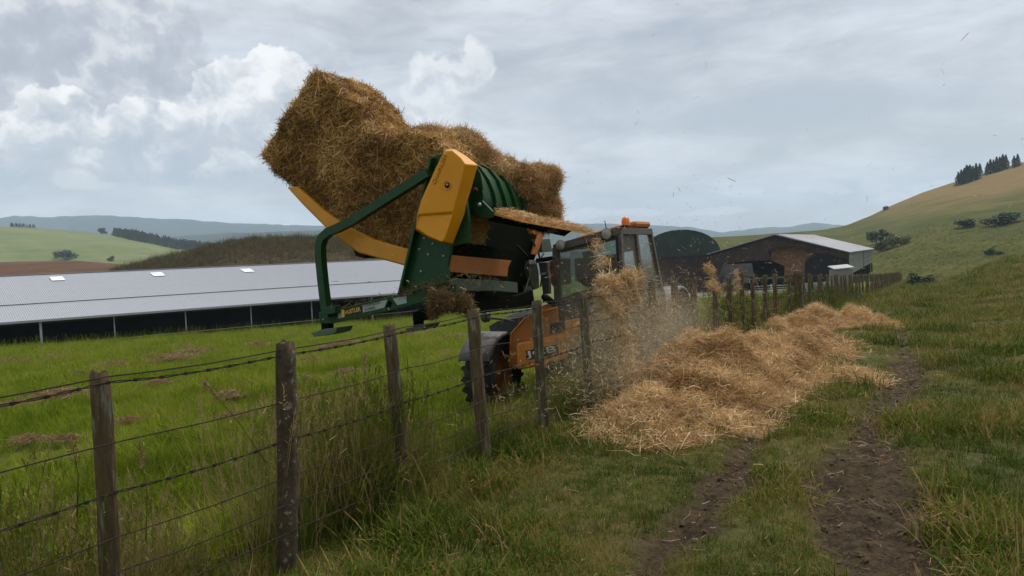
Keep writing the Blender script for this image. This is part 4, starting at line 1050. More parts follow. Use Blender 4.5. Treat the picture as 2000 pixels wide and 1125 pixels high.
# mudguards
def mudguard(c, Rr, Wd, a0, a1, name='mudguard'):
    n = 12; V = []; F = []
    for i in range(n + 1):
        th = a0 + (a1 - a0) * i / n; dr = UP * math.cos(th) - U * math.sin(th)
        for j, (w, dd) in enumerate(((-0.5, -0.05), (-0.46, 0), (0.46, 0), (0.5, -0.05))): V.append(Vector(c) + dr * (Rr + dd) + NL * (w * Wd))
    for i in range(n):
        for j in range(3): F.append((i * 4 + j, i * 4 + j + 1, (i + 1) * 4 + j + 1, (i + 1) * 4 + j))
    o = mesh(name, V, F, M['grey_plastic'], TEL, smooth=True); solidified(o, 0.02); return o
mudguard(wheel_at(S_R, TL + 0.45) , Rw + 0.09, 0.50, R(-62), R(64))
mudguard(wheel_at(S_L, TL + 0.75), Rw + 0.09, 0.46, R(-75), R(42))
mudguard(wheel_at(S_L, TL + 3.1), Rw + 0.09, 0.46, R(-80), R(80))
# chassis, bonnet, orange side plate, lettered box
t1 = TL + 0.35
ttrace('chassis', [(985, 660), (1010, 640), (1090, 625), (1150, 612), (1160, 690), (1100, 705), (1000, 725), (985, 715)], t1 + 0.35, 2.9, M['black'])
ttrace('bonnet', [(954, 637), (971, 627), (1024, 618), (1034, 612), (1044, 640), (1000, 650), (957, 647)], t1 + 0.25, 0.6, M['dark_grey'])
ttrace('bonnet_top', [(982, 621), (1000, 612), (1043, 600), (1062, 597), (1062, 609), (1040, 613), (1020, 618)], t1 + 0.45, 1.0, M['light_grey'])
ttrace('bonnet_rail', [(1058, 597), (1084, 588), (1088, 591), (1088, 601), (1060, 608)], t1 + 0.42, 1.0, M['orange'])
sp_ = ttrace('side_plate', [(995, 716), (997, 651), (1025, 621), (1045, 613), (1087, 600), (1090, 635), (1108, 640), (1108, 700), (1060, 712), (1015, 720)], t1, 0.05, M['orange_dull'])
tube('plate_edge', [PT(x, y, t1 - 0.01) for x, y in ((995, 718), (996.5, 690), (998, 652), (1025, 622), (1045, 613), (1088, 600))], 0.012, M['orange'], sp_, 6)
bx_ = ttrace('tank_box', [(1007, 676), (1012, 671), (1098, 652), (1103, 655), (1104, 700), (1060, 712), (1010, 722)], t1 - 0.14, 0.16, M['orange'], bev=0.03)
ttrace('sticker', [(1026, 685), (1090, 672), (1091, 692), (1028, 704)], t1 - 0.146, 0.003, M['sticker_black'], bx_, 0)
ttrace('sticker', [(1028, 686), (1039, 684), (1039.5, 692), (1028.5, 694)], t1 - 0.150, 0.003, material('red_sticker', (0.2, 0.03, 0.02), None, 5, .5), bx_, 0)
a_, b_ = PT(1031, 701, t1), PT(1089, 689, t1)
lettering('lettering', 'JCB', PT(1030, 702, t1 - 0.14), PT(1089, 690, t1 - 0.14), PT(1029.5, 686, t1 - 0.14) - PT(1030, 702, t1 - 0.14), (PT(1030, 686.5, t1 - .14) - PT(1030, 702, t1 - .14)).length, M['white'], bx_, -U * 0.016, extrude=0.004)
br = ttrace('step_bracket', [(1103, 628), (1106, 626), (1128, 623), (1138, 624), (1133, 632), (1128, 640), (1122, 669), (1113, 682), (1104, 686)], t1 - 0.10, 0.30, M['orange'], bev=0.015)
ttrace('vent_slot', [(1075, 634), (1102, 628), (1102, 645), (1085, 651), (1073, 652)], t1 - 0.02, 0.04, M['black'], sp_, 0)
tube('vent_bar', [PT(1074, 634, t1 - 0.05), PT(1102, 628, t1 - 0.05)], 0.017, M['dark_grey'], sp_, 8)
# mirror arm and front lamp on the far corner
arm = tube('mirror_arm', [PT(953, 621, t1), PT(968, 622, t1), PT(990, 625, t1), (PT(1004, 629, t1)), PT(1010, 640, t1)], 0.018, M['dark_grey'], TEL, 8)
lathe('work_lamp', PT(947, 620, t1 + 0.02), -U, [(0.0, 0.02), (0.05, 0.015), (0.075, 0.0), (0.08, -0.03), (0.05, -0.08), (0.0, -0.09)], M['dark_grey'], arm, 20)
# --- cab: front frame in the plane t2, running back along the heading
t2 = 7.0
FT = {'tl': (1086, 484), 'tr': (1209, 451), 'br': (1216, 588), 'bl': (1091, 616)}
q = {k: PT(*v, t2) for k, v in FT.items()}
bkd = U * 1.42
back = {'tl': q['tl'] + U * 1.30 + Z_ * 0.02, 'tr': q['tr'] + U * 1.30 + Z_ * 0.0, 'br': q['br'] + U * 1.75 - Z_ * 0.02, 'bl': q['bl'] + U * 1.75}
midt, midb = q['tr'] + U * 0.62 - Z_ * 0.02, q['br'] + U * 0.82
CAB = bpy.data.objects.new('cab', None); COL.objects.link(CAB); CAB.location = q['bl']; adopt(CAB, TEL); CAB.matrix_parent_inverse = Matrix.Translation(-TEL.location)
def pillar(a, b, r=0.035, nm='pillar'): return tube(nm, [a, b], r, M['cab'], CAB, 4, square=True, upv=U if abs((b - a).normalized().dot(U)) < 0.9 else Z_)
def pane(nm, pts): return mesh(nm, pts, [tuple(range(len(pts)))], M['glass'], CAB)
pillar(q['tl'], q['bl'], 0.042); pillar(q['tr'], q['br'], 0.042); pillar(q['bl'], q['br'], 0.05, 'sill'); pillar(q['tl'], q['tr'], 0.05, 'header')
pillar(back['tr'], back['br']); pillar(back['tl'], back['bl']); pillar(back['bl'], back['br'], 0.05, 'sill'); pillar(midt, midb, 0.04, 'pillar')
pillar(q['br'], back['br'], 0.05, 'sill'); pillar(q['bl'], back['bl'], 0.05, 'sill'); pillar(q['tr'], back['tr'], 0.045, 'roof_rail'); pillar(q['tl'], back['tl'], 0.045, 'roof_rail')
pane('windscreen', [q['tl'], q['tr'], q['br'], q['bl']]); pane('side_window', [q['tr'], midt, midb, q['br']]); pane('rear_side_window', [midt, back['tr'], back['br'], midb])
pane('far_window', [q['tl'], back['tl'], back['bl'], q['bl']]); pane('rear_window', [back['tl'], back['tr'], back['br'], back['bl']])
# dusty visor band at the head of the screen, inside frame and dash
ins = 0.03
ttrace('visor', [(1092, 486), (1206, 456), (1206, 468), (1180, 473), (1150, 481), (1118, 489), (1096, 494)], t2 + 0.05, 0.02, M['cab'], CAB, 0)
ttrace('inner_post', [(1136, 493), (1158, 488), (1166, 540), (1168, 600), (1150, 604), (1150, 540)], t2 + 0.9, 0.05, M['cab'], CAB, 0)
ttrace('dash', [(1094, 584), (1120, 572), (1150, 566), (1200, 552), (1212, 588), (1094, 614)], t2 + 0.08, 0.3, M['black'], CAB)
sw = PT(1160, 552, t2 + 0.45)
lathe('steering_wheel', sw, (UP + U * 0.4), [(0.17, 0.0), (0.185, 0.015), (0.20, 0.0), (0.185, -0.015), (0.17, 0.0)], M['black'], CAB, 24)
seat = ttrace('seat', [(1178, 500), (1196, 496), (1204, 520), (1206, 585), (1160, 596), (1166, 570), (1180, 566)], t2 + 0.95, 0.42, M['black'], CAB, 0.04)
roofp = [q['tl'] - U * 0.05, q['tr'] - U * 0.05, back['tr'] + U * 0.03, back['tl'] + U * 0.03]
prism('roof', roofp, Z_ * 0.055, M['cab'], CAB, 0.02)
# side door head block and rear orange roof cap
strace('door_head', [(1212, 458), (1238, 458), (1243, 488), (1216, 494)], xy_st(q['tr'])[0] - 0.005, 0.05, M['cab'], CAB)
rc_ = [q['tr'] + U * 0.72, back['tr'] + U * 0.10, back['tl'] + U * 0.10, q['tl'] + U * 0.72]
prism('roof_cap', [p + Z_ * 0.062 for p in rc_], Z_ * 0.10, M['orange_dull'], CAB, 0.05)
lb = q['tr'] + U * 0.55 + NL * 0.10 + Z_ * 0.06
bc = lathe('beacon_base', lb, UP, [(0.0, 0.03), (0.075, 0.03), (0.08, 0.0)], M['black'], CAB, 20)
lathe('beacon', lb + Z_ * 0.03, UP, [(0.062, 0.0), (0.06, 0.06), (0.05, 0.10), (0.025, 0.122), (0.0, 0.126)], M['beacon'], CAB, 20)
def cab_lamp(px, py, r):
    c = PT(px, py, t2 - 0.08)
    l = lathe('work_lamp', c, (-U + X_ * -0.15), [(r * 0.9, 0.0), (r, 0.0), (r * 1.02, -0.03), (r * 0.7, -0.08), (0.0, -0.095)], M['cab'], CAB, 24)
    lathe('lens', c, (-U + X_ * -0.15), [(r * 0.9, 0.0), (r * 0.6, 0.012), (0.0, 0.018)], M['lens'], l, 24)
    tube('lamp_arm', [c + U * 0.08, PT(px + 8, py + 4, t2)], 0.014, M['black'], l, 6)
cab_lamp(1094, 479, 0.075); cab_lamp(1184, 457, 0.078)
tube('aerial', [PT(1185, 450, t2 + 0.1), PT(1181, 431, t2 + 0.1)], 0.006, M['black'], CAB, 6)
tube('wiper', [PT(1160, 603, t2 - 0.04), PT(1150, 540, t2 - 0.04)], 0.008, M['black'], CAB, 6)
tube('grab_rail', [PT(1204, 462, t2 - 0.06), PT(1207, 500, t2 - 0.08), PT(1210, 560, t2 - 0.06)], 0.012, M['black'], CAB, 6)
# rear body, boom and carriage
rear = st_xy(1.55, TL + 2.9)
box('rear_body', Vector((rear.x, rear.y, gl + 0.78)), U, NL, UP, 1.5, 1.9, 0.55, M['dark_grey'], TEL, 0.05)
rb = PS(1304, 612, 0.75)
box('tool_box', Vector((rb.x, rb.y, rb.z - 0.12)), U, NL, UP, 0.5, 0.4, 0.42, M['dark_grey'], TEL, 0.02)
box('tool_box_lid', Vector((rb.x, rb.y, rb.z + 0.10)), U, NL, UP, 0.52, 0.42, 0.03, M['light_grey'], TEL, 0.008)
bm0 = PT(1078, 532, TL + 0.0); s_b = xy_st(bm0)[0] + 0.18
bs = st_xy(s_b, TL + 1.5); be = st_xy(s_b, TL + 3.6)
zz0 = bm0.z; prism('boom', [Vector((bs.x, bs.y, zz0 + 0.17)), Vector((bs.x, bs.y, zz0 - 0.17)), Vector((be.x, be.y, gl + 1.05)), Vector((be.x, be.y, gl + 1.5))], NL * 0.16, M['dark_grey'], TEL, 0.015)
ttrace('boom_end', [(1068, 511), (1092, 506), (1094, 556), (1080, 560), (1072, 548)], 7.12, 0.4, M['orange_dull'])
ttrace('sticker', [(1069, 511), (1074, 510), (1074, 522), (1068, 524), (1066, 519), (1070, 518)], 7.11, 0.003, M['white'], None, 0)
cr = ttrace('carriage', [(1051, 512), (1068, 512), (1072, 540), (1073, 574), (1060, 574), (1056, 545)], TL - 0.14, 0.07, M['dark_grey'])
a_ = PT(1054.5, 538.5, TL - 0.14); lettering('lettering', 'Q-FIT', a_, PT(1067.5, 536.8, TL - 0.14), UP, 0.033, M['white'], cr, -U * 0.008)
ttrace('cross_pin', [(1046, 505), (1078, 500), (1078, 508), (1046, 514)], TL - 0.02, 0.1, M['black'])
tube('lift_ram', [PT(1064, 580, TL + 0.1), PT(1090, 600, TL + 1.2)], 0.05, M['black'], TEL, 10)

# ================================================================== STRAW HEAPS ON THE TRACK VERGE
LUMPS = [(-0.80, 3.85, 0.32, 0.42, 0.24), (-0.55, 4.9, 0.30, 0.5, 0.32), (-0.95, 4.75, 0.42, 0.5, 0.42), (-0.9, 5.6, 0.55, 0.7, 0.54), (-1.0, 6.7, 0.50, 0.7, 0.42), (-1.35, 5.3, 0.30, 0.55, 0.30), (-1.45, 6.5, 0.30, 0.55, 0.34),
         (-1.15, 8.6, 0.50, 0.8, 0.34), (-1.45, 8.2, 0.30, 0.6, 0.30), (-1.35, 10.0, 0.36, 0.7, 0.20), (-1.0, 3.4, 0.26, 0.35, 0.10), (-1.45, 4.1, 0.35, 0.4, 0.07), (-2.15, 6.9, 0.35, 0.3, 0.06)]
LUMPS2 = [(-0.85, 15.2, 0.42, 0.75, 0.50), (-0.6, 14.2, 0.4, 0.6, 0.30), (-1.45, 15.6, 0.36, 0.6, 0.36), (-1.8, 15.6, 0.3, 0.5, 0.24), (-0.3, 13.6, 0.3, 0.5, 0.2), (-2.15, 15.9, 0.3, 0.3, 0.06)]
def heap_h(s, t, lumps):
    h = 0
    ws = s + (fbm(s * 2.2, t * 2.2, 61) - 0.5) * 0.45; wt = t + (fbm(s * 2.2 + 9, t * 2.2, 62) - 0.5) * 0.6
    for a, b, ra, rb, hh in lumps:
        h = np.maximum(h, hh * np.exp(-(np.abs((ws - a) / ra) ** 2.4 + np.abs((wt - b) / rb) ** 2.4) * 0.8)) + 0.07 * hh * np.exp(-(((ws - a) / ra) ** 2 + ((wt - b) / rb) ** 2))
    rid = 1 - np.abs(fbm(s * 1.9, t * 1.5, 41) * 2 - 1)
    h = h * (0.55 + 0.55 * rid) + sstep(h, 0.03, 0.12) * ((fbm(s * 3.6, t * 3.2, 42) - 0.5) * 0.30 + (fbm(s * 7.5, t * 7, 44) - 0.5) * 0.13 + (fbm(s * 13, t * 13, 43) - 0.5) * 0.06)
    return h - 0.03
def heap(name, label, lumps, s0, s1, ta, tb, n, step=0.05):
    a = np.arange(s0, s1, step); b = np.arange(ta, tb, step); Sg, Tg = np.meshgrid(a, b)
    hh = heap_h(Sg, Tg, lumps); zz = H(Sg, Tg) + np.maximum(hh, -0.02)
    V = np.stack([F0.x + U.x * Tg + NL.x * Sg, F0.y + U.y * Tg + NL.y * Sg, zz], -1).reshape(-1, 3)
    ix = np.arange(Sg.size).reshape(Sg.shape); F = np.stack([ix[:-1, :-1], ix[:-1, 1:], ix[1:, 1:], ix[1:, :-1]], -1).reshape(-1, 4)
    F = F[hh.ravel()[F].max(1) > 0.0]; F = F[:, ::-1]
    used = np.unique(F); rm = np.full(len(V), -1); rm[used] = np.arange(len(used)); V = V[used]; F = rm[F]
    c = V.mean(0); root = empty(name, (float(c[0]), float(c[1]), Hxy(c[0], c[1])), label, 'straw heap')
    o = np_mesh('straw_mass', V, F, M['pile_core'], root, smooth=True)
    me = o.data
    if me.polygons[0].normal.z < 0: me.flip_normals()
    thatch('loose_ends', o, n, 0.05, 0.30, 0.0050, M['pile_straw'], root, lift=0.5, stick=0.05)
    # thin skirt of strands fading into the grass
    k = n // 6; i = rng.integers(0, len(V), k); P = V[i] + rng.normal(size=(k, 3)) * np.array([0.14, 0.14, 0.0]); 
    s_ = (P[:, :2] - np.array([F0.x, F0.y])) @ np.array([NL.x, NL.y]); t_ = (P[:, :2] - np.array([F0.x, F0.y])) @ np.array([U.x, U.y])
    P[:, 2] = H(s_, t_) + np.maximum(heap_h(s_, t_, lumps), 0) + rng.uniform(0.01, 0.10, k)
    Vv, Ff, r = strand_geo(P, rng.normal(size=(k, 3)) * np.array([1, 1, 0.35]), rng.uniform(0.06, 0.22, k), np.full(k, 0.0045))
    q = np_mesh('fringe', Vv, Ff, M['pile_straw'], root, attrs={'rnd': r}); q['kind'] = 'stuff'
heap('straw_heap', 'long golden heap of loose straw thrown beside the fence', LUMPS, -3.0, 0.6, 2.0, 11.6, 95000)
heap('straw_heap', 'smaller rounded straw mound farther along the fence beyond the long heap', LUMPS2, -2.8, 0.4, 12.6, 17.2, 22000)

# ------------------------------------------------------------------ straw in the air
def tuft(name, label, blobs, n, lmin, lmax, mat, loc):
    Ps = []
    for c, r, k in blobs:
        m = int(n * k); q = rng.normal(size=(m, 3)); q /= np.linalg.norm(q, axis=1, keepdims=True)
        Ps.append(np.array(c)[None] + q * (r * rng.random(m) ** 0.45)[:, None])
    P = np.concatenate(Ps); k = len(P)
    V, F, r = strand_geo(P, rng.normal(size=(k, 3)), rng.uniform(lmin, lmax * 1.4, k), np.full(k, 0.0042), bend=0.8)
    o = np_mesh(name, V - np.array(loc)[None], F, mat, attrs={'rnd': r}); o.location = loc
    return setp(o, label, 'straw')
A = lambda x, y, s=-0.05: PS(x, y, s)
tuft('straw_tuft', 'flying straw tuft with a hole, in front of the windscreen', [(A(1178, 553), .06, .22), (A(1192, 548), .05, .16), (A(1203, 560), .04, .1), (A(1175, 575), .045, .14), (A(1186, 592), .06, .2), (A(1200, 600), .05, .18)], 1500, 0.05, 0.16, M['pile_straw'], A(1186, 575))
tuft('straw_tuft', 'larger flying straw tuft beside the cab side window', [(A(1222, 545), .075, .26), (A(1240, 540), .06, .18), (A(1228, 565), .065, .2), (A(1215, 585), .055, .16), (A(1236, 580), .06, .2)], 1700, 0.05, 0.18, M['pile_straw'], A(1228, 560))
tuft('straw_tuft', 'trailing straw stream falling from the discharge lip', [(A(1205, 615), .07, .1), (A(1215, 650), .09, .12), (A(1222, 690), .12, .18), (A(1232, 730, -.2), .16, .25), (A(1250, 770, -.3), .2, .3), (A(1165, 480, .3), .06, .03), (A(1175, 510, .2), .06, .04)], 1500, 0.05, 0.2, M['pile_straw'], A(1215, 650))
tuft('straw_tuft', 'straw tuft caught on the wire above the hung post', [(PS(1382, 525, -.04), .045, .55), (PS(1391, 531, -.04), .04, .3), (PS(1389, 545, -.04), .04, .15)], 260, 0.05, 0.13, M['pile_straw'], PS(1384, 526, -.04))
tuft('straw_tuft', 'straw tuft draped over the top of a fence post', [(PS(1393, 558, -.07), .06, .5), (PS(1403, 566, -.07), .06, .35), (PS(1385, 556, -.07), .05, .15)], 300, 0.05, 0.15, M['pile_straw'], PS(1395, 560, -.07))
tuft('straw_tuft', 'thin straw wisp hanging down a fence post', [(PS(1437, 532, -.05), .03, .3), (PS(1440, 545, -.05), .03, .35), (PS(1441, 562, -.07), .04, .35)], 170, 0.05, 0.13, M['pile_straw'], PS(1439, 545, -.05))
# chaff: blown short bits, dense by the cab and thinning out high and to the right
def chaff():
    Pl = []
    def cloud(px, py, s, sx, sz, ss_, k):
        c = np.array(PS(px, py, s)); q = rng.normal(size=(k, 3))
        Pl.append(c[None] + q[:, :1] * sx * np.array(U)[None] + q[:, 1:2] * ss_ * np.array(NL)[None] + q[:, 2:] * sz * np.array([0, 0, 1.])[None])
    cloud(1240, 640, 0.1, 0.75, 0.26, 0.28, 5200); cloud(1270, 600, 0.0, 0.7, 0.20, 0.25, 1700); cloud(1215, 720, -0.25, 0.6, 0.25, 0.3, 2600); cloud(1300, 700, -0.3, 0.9, 0.25, 0.35, 2000)
    cloud(1120, 740, 0.0, 0.8, 0.2, 0.3, 700); cloud(1380, 640, -0.4, 1.5, 0.3, 0.6, 900); cloud(1300, 520, -0.2, 2.2, 0.5, 0.9, 500); cloud(1500, 560, -0.8, 4, 0.5, 1.3, 450)
    n = 170   # far scatter in the open air over the track
    q = rng.random((n, 3)); Pl.append(np.array([0.6, 6.0, 1.2])[None] + q * np.array([6.5, 9.0, 3.6])[None])
    P = np.concatenate(Pl); s_ = (P[:, :2] - np.array([F0.x, F0.y])) @ np.array([NL.x, NL.y]); t_ = (P[:, :2] - np.array([F0.x, F0.y])) @ np.array([U.x, U.y])
    P = P[P[:, 2] > H(s_, t_) + 0.05]; k = len(P)
    L = rng.uniform(0.008, 0.05, k) * rng.choice([1, 1, 1, 2.0], k)
    V, F, r = strand_geo(P, rng.normal(size=(k, 3)), L, rng.uniform(0.0025, 0.005, k), bend=0.5)
    o = np_mesh('chaff', V, F, M['chaff'], attrs={'rnd': r}); setp(o, 'short bits of straw and chaff blowing in the air', 'chaff', kind='stuff')
chaff()
# straw bits trodden into the track and verge
def litter():
    n = 16000; s_ = rng.uniform(-3.4, 0.2, n); t_ = rng.uniform(-1.5, 14, n)
    keep = (rng.random(n) < 0.22 + 0.5 * np.exp(-((s_ + 1.65) / 0.35) ** 2 - ((t_ - 3.3) / 0.7) ** 2) + 0.75 * soil_mask(s_, t_) * sstep(t_, 1.0, 4.5)) ; s_, t_ = s_[keep], t_[keep]; n = len(s_)
    P = np.stack([F0.x + U.x * t_ + NL.x * s_, F0.y + U.y * t_ + NL.y * s_, H(s_, t_) + rng.uniform(0.004, 0.03, n)], -1)
    V, F, r = strand_geo(P, rng.normal(size=(n, 3)) * np.array([1, 1, 0.15]), rng.uniform(0.02, 0.12, n), np.full(n, 0.004))
    o = np_mesh('straw_litter', V, F, M['old_straw'], attrs={'rnd': r}); setp(o, 'old straw bits trodden into the muddy ruts', 'straw', kind='stuff')
litter()
# clods of earth in the ruts
def clods():
    rg = np.random.default_rng(5); ms = []
    mt = material('earth_clod', (0.045, 0.031, 0.018), (0.10, 0.07, 0.042), 2, 0.95, spec=0.1)
    for k in range(5):
        bm = bmesh.new(); bmesh.ops.create_icosphere(bm, subdivisions=2, radius=1.0)
        for v in bm.verts: v.co *= 1 + 0.45 * mnoise.noise(v.co * 1.4 + Vector((k * 9, 0, 0))); v.co.z *= 0.6
        me = bpy.data.meshes.new('clod'); bm.to_mesh(me); bm.free(); me.materials.append(mt); ms.append(me)
    n = 15000; s_ = rg.uniform(-3.6, -1.2, n); t_ = -1.5 + 17 * rg.random(n) ** 1.5; k = rg.random(n) < soil_mask(s_, t_) * 1.1 - 0.1
    return s_[k], t_[k], 0.004 + 0.020 * rg.random(k.sum()) ** 4, proto_collection('clods', ms)

# ================================================================== GRASS
def clump_mesh(name, nb, hmin, hmax, spread, width, seed, mat, heads=0, bend=0.5):
    rg = np.random.default_rng(seed); V = []; F = []; A_ = []
    for b in range(nb):
        h = rg.uniform(hmin, hmax); az = rg.uniform(0, 6.283); d = np.array([math.cos(az), math.sin(az), 0]); base = np.array([rg.normal() * spread, rg.normal() * spread, -0.02])
        lean = rg.uniform(0.05, bend) * h; droop = rg.uniform(0, 0.35) * h * (bend / 0.5); side = np.array([-d[1], d[0], 0]) ; tw = rg.uniform(-0.8, 0.8); side = side * math.cos(tw) + d * math.sin(tw)
        w = width * rg.uniform(0.6, 1.3); r = rg.random(); k0 = len(V); seg = 3; hd = b < heads
        if hd: h = hmax * rg.uniform(1.0, 1.3); w = width * 0.45; lean *= 0.5; droop *= 0.3; r = rg.uniform(0.45, 0.95)
        for i in range(seg + 1):
            f = i / seg; p = base + d * (lean * f ** 1.6) + np.array([0, 0, h * f - droop * f ** 3]); ww = w * (1 - 0.85 * f ** 1.5) if not hd else w
            V += [p - side * ww / 2, p + side * ww / 2]; A_ += [r, r]
        for i in range(seg): F.append((k0 + 2 * i, k0 + 2 * i + 1, k0 + 2 * i + 3, k0 + 2 * i + 2))
        if hd:   # feathery seed head
            tip = V[-1]
            for j in range(9):
                f = j / 9; q = tip - np.array([0, 0, 0.16 * hmax * f]) ; e = rg.normal(size=3) * 0.012 * (0.4 + f) + np.array([0, 0, 0.018]); sd = np.cross(e, rg.normal(size=3)); sd *= 0.0026 / max(np.linalg.norm(sd), 1e-5)
                k0 = len(V); V += [q - sd, q + sd, q + e + sd, q + e - sd]; A_ += [r] * 4; F.append((k0, k0 + 1, k0 + 2, k0 + 3))
    me = bpy.data.meshes.new(name); me.from_pydata([tuple(v) for v in V], [], F); me.materials.append(mat)
    a = me.attributes.new('rnd', 'FLOAT', 'POINT'); a.data.foreach_set('value', np.array(A_, np.float32)); me.update(); return me
def proto_collection(name, meshes):
    c = bpy.data.collections.new(name)
    for me in meshes: c.objects.link(bpy.data.objects.new(me.name, me))
    return c
def scatter(name, label, s_, t_, scale, coll, nproto, tilt=0.12, zoff=0.0, zfun=None, cat='grass'):
    n = len(s_); zz = H(s_, t_) if zfun is None else zfun
    P = np.stack([F0.x + U.x * t_ + NL.x * s_, F0.y + U.y * t_ + NL.y * s_, zz + zoff], -1).astype(np.float32)
    me = bpy.data.meshes.new(name); me.vertices.add(n); me.vertices.foreach_set('co', P.ravel())
    rot = np.stack([rng.normal(size=n) * tilt, rng.normal(size=n) * tilt, rng.uniform(0, 6.283, n)], -1).astype(np.float32)
    a = me.attributes.new('rot', 'FLOAT_VECTOR', 'POINT'); a.data.foreach_set('vector', rot.ravel())
    a = me.attributes.new('scl', 'FLOAT', 'POINT'); a.data.foreach_set('value', scale.astype(np.float32))
    a = me.attributes.new('idx', 'INT', 'POINT'); a.data.foreach_set('value', rng.integers(0, nproto, n).astype(np.int32)); me.update()
    o = bpy.data.objects.new(name, me); COL.objects.link(o)
    g = bpy.data.node_groups.new(name + '_scatter', 'GeometryNodeTree')
    g.interface.new_socket('Geometry', in_out='INPUT', socket_type='NodeSocketGeometry'); g.interface.new_socket('Geometry', in_out='OUTPUT', socket_type='NodeSocketGeometry')
    gi = g.nodes.new('NodeGroupInput'); go = g.nodes.new('NodeGroupOutput'); ip = g.nodes.new('GeometryNodeInstanceOnPoints'); ci = g.nodes.new('GeometryNodeCollectionInfo')
    ci.inputs['Collection'].default_value = coll; ci.inputs['Separate Children'].default_value = True; ci.inputs['Reset Children'].default_value = True
    ip.inputs['Pick Instance'].default_value = True
    def na(nm, ty):
        q = g.nodes.new('GeometryNodeInputNamedAttribute'); q.data_type = ty; q.inputs['Name'].default_value = nm; return q.outputs['Attribute']
    g.links.new(gi.outputs[0], ip.inputs['Points']); g.links.new(ci.outputs[0], ip.inputs['Instance'])
    g.links.new(na('idx', 'INT'), ip.inputs['Instance Index']); g.links.new(na('rot', 'FLOAT_VECTOR'), ip.inputs['Rotation']); g.links.new(na('scl', 'FLOAT'), ip.inputs['Scale'])
    g.links.new(ip.outputs[0], go.inputs[0])
    md = o.modifiers.new('scatter', 'NODES'); md.node_group = g
    return setp(o, label, cat, kind='stuff')
GM = {
 'short': grass_material('track_grass', [(0.0, (0.028, 0.050, 0.004)), (0.32, (0.058, 0.092, 0.006)), (0.55, (0.098, 0.130, 0.010)), (0.78, (0.150, 0.145, 0.018)), (1.0, (0.21, 0.16, 0.045))], (0.27, 0.19, 0.075), 0.22),
 'paddock': grass_material('paddock_grass', [(0.0, (0.105, 0.155, 0.006)), (0.45, (0.165, 0.220, 0.009)), (0.8, (0.225, 0.265, 0.016)), (1.0, (0.27, 0.245, 0.04))], (0.30, 0.23, 0.085), 0.10),
 'tall': grass_material('long_fence_grass', [(0.0, (0.040, 0.062, 0.007)), (0.4, (0.078, 0.108, 0.011)), (0.75, (0.128, 0.142, 0.020)), (1.0, (0.18, 0.16, 0.045))], (0.27, 0.20, 0.09), 0.14),
 'dry': grass_material('dry_bank_grass', [(0.0, (0.050, 0.044, 0.014)), (0.5, (0.075, 0.064, 0.024)), (1.0, (0.12, 0.095, 0.042))], (0.17, 0.13, 0.07), 0.3),
}
C_SHORT = proto_collection('short_clumps', [clump_mesh('short_grass', 16, 0.04, 0.12, 0.045, 0.0065, 100 + k, GM['short'], bend=0.9) for k in range(7)])
C_PAD = proto_collection('paddock_clumps', [clump_mesh('paddock_grass', 16, 0.08, 0.22, 0.06, 0.007, 200 + k, GM['paddock'], bend=0.7) for k in range(7)])
C_TALL = proto_collection('tall_clumps', [clump_mesh('long_grass', 18, 0.16, 0.56, 0.06, 0.0075, 300 + k, GM['tall'], heads=(3 if k % 3 == 0 else 0), bend=0.75) for k in range(8)])
C_DRY = proto_collection('dry_clumps', [clump_mesh('bank_grass', 18, 0.4, 1.1, 0.25, 0.03, 400 + k, GM['dry'], heads=2, bend=0.5) for k in range(6)])
def wedge(n, r0, r1, ex, a0=-43, a1=43):
    r = (r0 ** ex + (r1 ** ex - r0 ** ex) * rng.random(n)) ** (1 / ex); th = np.radians(rng.uniform(a0, a1, n)); x = r * np.sin(th); y = r * np.cos(th)
    rel = np.stack([x - F0.x, y - F0.y], -1); return rel @ np.array([NL.x, NL.y]), rel @ np.array([U.x, U.y]), r
a_, b_, c_, col_ = clods(); scatter('clods', 'small dark clods of earth in the wheel ruts', a_, b_, c_, col_, 5, tilt=0.5, cat='earth', zoff=-0.004)
# verge and field on the track side
s_, t_, r_ = wedge(165000, 2.2, 120, 0.52); sm = soil_mask(s_, t_)
hp = np.maximum(heap_h(s_, t_, LUMPS), heap_h(s_, t_, LUMPS2))
k = (s_ < 0.3) & (rng.random(len(s_)) < 1 - 0.55 * sstep(r_, 40, 115)) & (rng.random(len(s_)) > sm * 1.15) & (hp < 0.05) & (fbm(s_ * 1.5, t_ * 1.5, 71) + 0.22 * rng.random(len(s_)) > 0.44)
lush = 0.55 + 1.25 * sstep(fbm(s_ * 1.3, t_ * 1.3, 72), 0.38, 0.72); sc = lush * rng.uniform(0.7, 1.25, len(s_)) * (1 + 0.028 * r_)
scatter('short_grass', 'short grass growing on the track verge', s_[k], t_[k], sc[k], C_SHORT, 7)
# paddock
s_, t_, r_ = wedge(120000, 3.2, 85, 0.62); k = (s_ > 0.5)
lush = 0.6 + 0.85 * sstep(fbm(s_ * 0.8, t_ * 0.8, 73), 0.3, 0.7); sc = lush * rng.uniform(0.7, 1.3, len(s_)) * (1 + 0.018 * r_)
rel_s = None
sx = np.array([SHED[0].x, SHED[0].y]); X2 = np.stack([F0.x + U.x * t_ + NL.x * s_, F0.y + U.y * t_ + NL.y * s_], -1) - sx
inshed = (X2 @ np.array([SHED[2].x, SHED[2].y]) > -0.3) & (X2 @ np.array([SHED[1].x, SHED[1].y]) < SHED[4]); k &= ~inshed
k &= ~((X2 @ np.array([SHED[2].x, SHED[2].y]) > 0))
scatter('paddock_grass', 'bright green paddock grass behind the fence', s_[k], t_[k], sc[k], C_PAD, 7)
